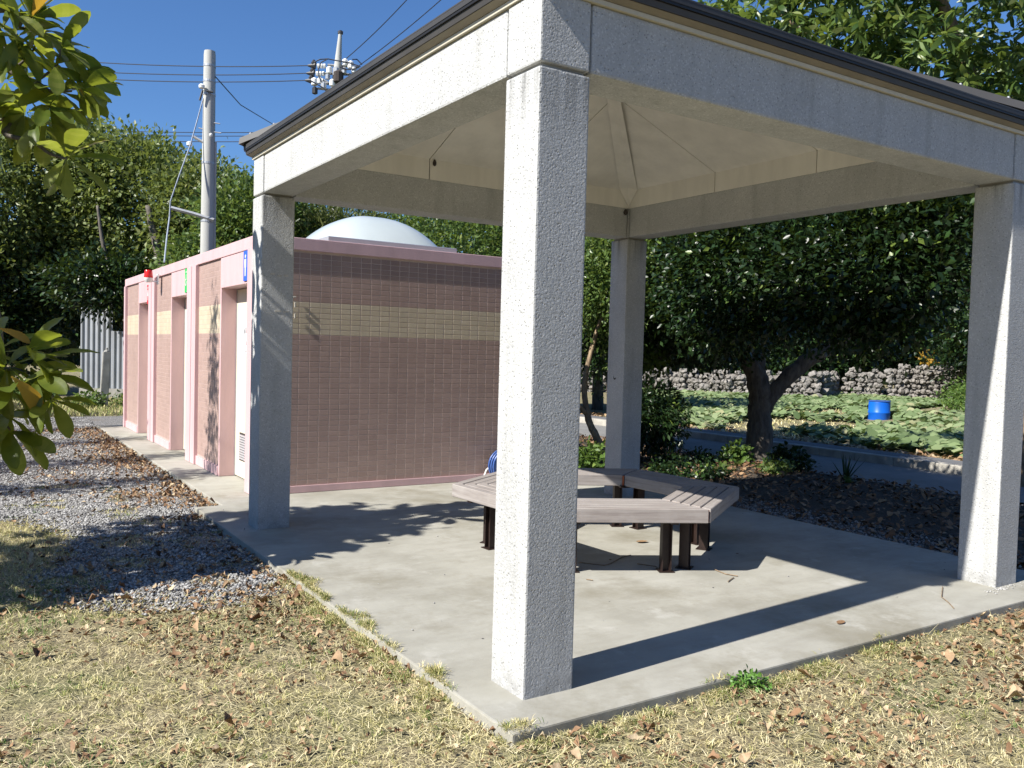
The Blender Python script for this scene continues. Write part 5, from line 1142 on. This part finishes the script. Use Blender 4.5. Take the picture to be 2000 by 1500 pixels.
lr = random.Random(21); nleaf = 0
def put_leaf(p, d, L, me, roll=None):
    global nleaf
    d = Vector(d).normalized(); up = Vector((0, 0, 1)) if abs(d.z) < .95 else Vector((1, 0, 0))
    s = up.cross(d).normalized(); n = d.cross(s); rm = Matrix((d, s, n)).transposed()
    rm = rm @ Matrix.Rotation(roll if roll is not None else lr.uniform(-.7, .7), 3, 'X')
    o = link('leaf', me, None, nt); o.matrix_local = Matrix.Translation(Vector(p) - Vector(B)) @ rm.to_4x4() @ Matrix.Diagonal((L, L * lr.uniform(.9, 1.1), L, 1)); nleaf += 1
def whorl(p, n, L, ax=(0, 0, 1), open_=.9, a0=0, yel=0, span=6.28):
    ax = Vector(ax).normalized(); e1 = ax.orthogonal().normalized(); e2 = ax.cross(e1)
    for k in range(n):
        a = a0 + span * k / n + lr.uniform(-.25, .25); d = (e1 * math.cos(a) + e2 * math.sin(a)) * math.sin(open_ + lr.uniform(-.2, .25)) + ax * math.cos(open_ + lr.uniform(-.25, .25))
        put_leaf(Vector(p) + d * .015, d, L * lr.uniform(.75, 1.1), LY_[lr.randrange(2)] if k < yel else LV_[lr.randrange(9)])
up_w = [((60, 38), 6, .30, (.2, 0, 1), .55), ((80, 62), 7, .25, (.6, 0, .6), 1.2), ((118, 95), 6, .24, (.9, -.2, .2), .9), ((106, 128), 7, .22, (.4, -.3, .3), 1.3), ((146, 150), 6, .25, (.9, -.1, -.3), .8),
        ((158, 175), 6, .24, (1, 0, -.2), .8), ((118, 180), 7, .25, (.3, -.5, -.5), 1.2), ((50, 222), 7, .25, (0, -.6, -.6), 1.3), ((130, 308), 7, .27, (.5, -.7, -.4), 1.25), ((74, 238), 6, .24, (.4, -.4, -.6), 1.1),
        ((12, 158), 6, .28, (.3, -.4, -.3), 1.3), ((6, 58), 7, .27, (.3, -.5, .2), 1.3), ((26, 28), 7, .27, (.1, -.3, .6), 1.2), ((58, 105), 6, .20, (.1, -.8, .2), 1.3), ((20, 110), 7, .24, (0, -.6, .2), 1.3), ((92, 210), 6, .24, (.4, -.4, -.9), .9), ((8, 235), 6, .26, (.1, -.5, -.6), 1.1), ((40, 180), 6, .25, (.2, -.4, -.5), 1.2), ((30, 75), 6, .25, (.1, -.4, .2), 1.3)]
UD = 5.3; wp = []
for i, (q, n, L, ax, op) in enumerate(up_w):
    d_ = UD + lr.uniform(-.15, .2); p = at(*q, d_); wp.append(p); whorl(p, n + 1, L * 1.12, ax, op, lr.uniform(0, 6), 1 if i in (0, 3) else 0)
low_w = [((14, 716), 8, .27, (.3, -.7, .3), 1.35), ((100, 782), 6, .20, (.4, -.5, -.7), 1.0), ((24, 762), 7, .26, (.4, -.5, -.3), 1.2), ((6, 808), 7, .24, (.3, -.5, -.6), 1.1), ((20, 842), 6, .24, (.2, -.4, -.8), .9), ((58, 715), 6, .28, (.9, -.4, -.1), .75), ((52, 690), 6, .26, (.7, -.3, .1), .9), ((-10, 690), 7, .27, (.4, -.5, .5), 1.2), ((-15, 770), 7, .27, (.5, -.4, -.2), 1.2), ((70, 740), 5, .24, (.8, -.5, -.4), .9)]
LD = 4.85; wl_ = []
for i, (q, n, L, ax, op) in enumerate(low_w):
    d_ = LD + lr.uniform(-.15, .15); p = at(*q, d_); wl_.append(p); whorl(p, n + 1, L * 1.12, ax, op, lr.uniform(0, 6))
put_leaf(at(22, 735, 4.55), (.75, -.1, -.75), .25, LY_[0], .9); put_leaf(at(-6, 640, 4.6), (.8, 0, -.25), .18, LY_[1], .8)
def br(pts, rs): return (pts, rs)
hub = np.array((-3.5, 3.3, 2.7)); hub2 = np.array((-3.3, 2.8, 1.3))
paths = [([(-4.2, 3.1, -.1), (-4.15, 3.1, 1.2), (-4.0, 3.2, 2.3), (-3.5, 3.3, 2.7)], [.16, .13, .11, .08]), ([(-3.5, 3.3, 2.7), (-3.3, 3.3, 3.8), (-3.2, 3.4, 4.5)], [.07, .05, .02]), ([(-4.15, 3.1, .9), (-3.7, 2.9, 1.2), (-3.3, 2.8, 1.3)], [.06, .04, .03])]
A1 = at(-40, 130, UD); A2 = at(-40, 220, UD); A3 = at(-30, 20, UD)
paths += [([hub, A1, at(20, 140, UD), at(70, 160, UD), at(100, 178, UD), at(140, 178, UD)], [.05, .022, .017, .013, .011, .006]), ([hub, A2, at(10, 262, UD), at(60, 275, UD), at(98, 300, UD), at(130, 310, UD)], [.04, .02, .014, .012, .01, .006]),
          ([hub, A3, at(40, 55, UD), at(60, 40, UD)], [.04, .018, .01, .006]), ([at(20, 140, UD), at(17, 110, UD), at(6, 85, UD)], [.010, .008, .004]), ([at(70, 160, UD), at(110, 128, UD), at(118, 96, UD)], [.009, .007, .004]), ([at(20, 140, UD), at(60, 105, UD), at(80, 62, UD)], [.009, .007, .004]),
          ([hub2, at(-60, 730, LD), at(14, 720, LD), at(70, 735, LD), at(100, 780, LD)], [.03, .016, .011, .008, .005]), ([at(-60, 730, LD), at(-10, 800, LD), at(20, 840, LD)], [.012, .008, .005])]
limbs(nt, B, paths, M['bark'])
crown('crown', nt, [((-3.6, 3.3, 3.45), (.9, .75, .65), 100), ((-4.9, 3.3, 3.9), (1.1, .9, .9), 100), ((-3.2, 3.1, 2.6), (1.2, .65, .7), 105), ((-3.1, 2.7, 1.35), (.85, .45, .6), 70)], B, (.18, .28), .42, 7, .06, M['leaf_big'], .3, six=True, whorl=True, upbias=.7)
# conical garden trees outside the picture on the left, they shade the gravel and the front of the toilets
for (x, y, h, r_, n) in ((-3.9, 6.35, 4.9, .62, 300), (-3.9, 8.0, 4.3, .8, 260), (-4.0, 10.2, 4.2, .7, 260), (-4.2, 12.2, 4.1, .8, 200)):
    B2 = (x, y, -.052); t = tree('cypress', B2, {6.35: 'tallest slender conical tree left of the gravel, nearest to the broad leaved tree', 8.0: 'wide low conical tree left of the gravel opposite the middle door', 10.2: 'slim conical tree left of the gravel opposite the red beacon', 12.2: 'farthest conical tree left of the gravel past the toilets'}[y], group='conical trees left of the gravel')
    bl = [((x, y, .5 + (h - .6) * k / 5 + .3), (r_ * (1 - k / 6.2), r_ * (1 - k / 6.2), h / 7), int(n * (1 - k / 7) / 4)) for k in range(6)]
    crown('crown', t, bl, B2, (.07, .14), .35, 12, .08, M['leaf_mid'], .1); limbs(t, B2, [([(x, y, -.1), (x, y, h * .8)], [.07, .02])], M['bark'])

# added ring of woods: cuts low sky light, fills gaps between trees
V = []; F = []; P = []; nseg = 160
for i in range(nseg + 1):
    a = 2 * math.pi * i / nseg; fw = .5 + .5 * math.cos(a - math.radians(57)); lf_ = max(0.0, -math.cos(a)); R0 = 30 + 24 * min(1, max(fw * 1.35, lf_ * .75, .0))
    hh = 6.4 + 2.6 * float(fbm(i * .37 % 40, 3.0, 1.0)) + (1.0 if R0 < 34 else 0)
    for (dr_0, z) in ((-1.6, -.2), (-2.6, hh * .35), (-1.4, hh * .8), (0.6, hh), (5, hh * .7), (7, -.2)):
        k = 1 + .03 * float(fbm(i * .9 % 50, z, 1.0)); V.append(((R0 + dr_0) * math.cos(a) * k + 1, (R0 + dr_0) * math.sin(a) * k + 1, z))
for i in range(nseg):
    for k in range(5): a = i * 6 + k; F.append((a, a + 6, a + 7, a + 1))
V = np.array(V); wn_ = 42000; fi = rng.integers(0, len(F), wn_); fa = np.array(F)[fi]; u_, v__ = rng.random((wn_, 1)), rng.random((wn_, 1))
pos = (V[fa[:, 0]] * (1 - u_) + V[fa[:, 1]] * u_) * (1 - v__) + (V[fa[:, 3]] * (1 - u_) + V[fa[:, 2]] * u_) * v__ + rng.normal(0, .35, (wn_, 3))
lv, lf, lt = leaf_cloud(pos, np.tile([0, 0, .5], (wn_, 1)) - pos * .01, (.35, .7), .6, np.clip(rng.normal(.4, .2, wn_), 0, 1), .6)
tri = np.array([(a, b, c) for a, b, c, d in F] + [(a, c, d) for a, b, c, d in F])
o = link('added_woods', fast_mesh('added_woods', np.concatenate([V, lv]), np.concatenate([tri, lf + len(V)]), 3, np.concatenate([np.full(len(tri), .1), lt])), M['leaf_dark'])
props(o, 'dark belt of woodland added all round to cut low sky light', 'woods', kind='stuff')

# single leaves and twigs lying on the concrete
def floor_leaf(px, py, L, rz, mat, label, curl=.5):
    d = (CF + (px - 1000) / F_PX * CR - (py - 750) / F_PX * CU); t_ = -CAM[2] / d[2]; p = CAM + d * t_
    v = []; f = []
    for i in range(7):
        u = i / 6; w_ = .26 * math.sin(math.pi * min(1, u * .93 + .04)) ** .7
        for s in (-1, 0, 1): v.append(((u - .5) * L, s * w_ * L, L * (.04 + curl * .35 * (abs(s) * w_ + (u - .5) ** 2 * .6))))
    for i in range(6):
        for k in range(2): a = i * 3 + k; f.append((a, a + 1, a + 4, a + 3))
    me = mesh('fallen_leaf', v, f, True); a = me.attributes.new('tint', 'FLOAT', 'FACE'); a.data.foreach_set('value', [mat] * len(f)); me.materials.append(M['litter'])
    o = link('fallen_leaf', me); o.location = (p[0], p[1], .001); o.rotation_euler = (0, 0, rz); return props(o, label, 'fallen leaf')
floor_leaf(1642, 1217, .075, .3, .45, 'brown dead leaf alone on the sunlit slab between the two front columns')
floor_leaf(1254, 1060, .095, -.2, .62, 'tan dead leaf on the sunlit patch behind the front bench edge', 1.0)
floor_leaf(1345, 1106, .05, .9, .98, 'pale yellow leaf at the foot of a bench leg')
floor_leaf(1192, 1094, .035, .9, .15, 'small dark leaf in the shadow of the bench')
floor_leaf(1440, 1082, .035, .4, .1, 'small dark leaf in the shade right of the bench legs')
def twig(pts, label, r=.0035):
    P = []
    for q in pts:
        d = (CF + (q[0] - 1000) / F_PX * CR - (q[1] - 750) / F_PX * CU); P.append(CAM + d * ((.006 - CAM[2]) / d[2]))
    c = P[0].copy(); o = Geo().tube([p - c for p in P], r, 5).build('twig', M['pale_bark']); o.location = c; return props(o, label, 'twig')
twig([(1841, 1146), (1839, 1166), (1852, 1176), (1863, 1188)], 'thin bent twig on the slab left of the right column', .003)
twig([(1395, 1112), (1418, 1121), (1441, 1125)], 'thin straight twig on the slab in front of the bench')
twig([(1422, 1136), (1428, 1131), (1433, 1128)], 'tiny hooked twig on the sunlit slab')
twig([(1130, 1098), (1180, 1104), (1192, 1101), (1215, 1088), (1232, 1084)], 'long branching twig in the shadow under the bench')
twig([(1145, 1131), (1158, 1133)], 'short dark twig in front of the bench', .003)
twig([(1245, 1101), (1280, 1106), (1292, 1112)], 'twig lying beside the front bench leg')
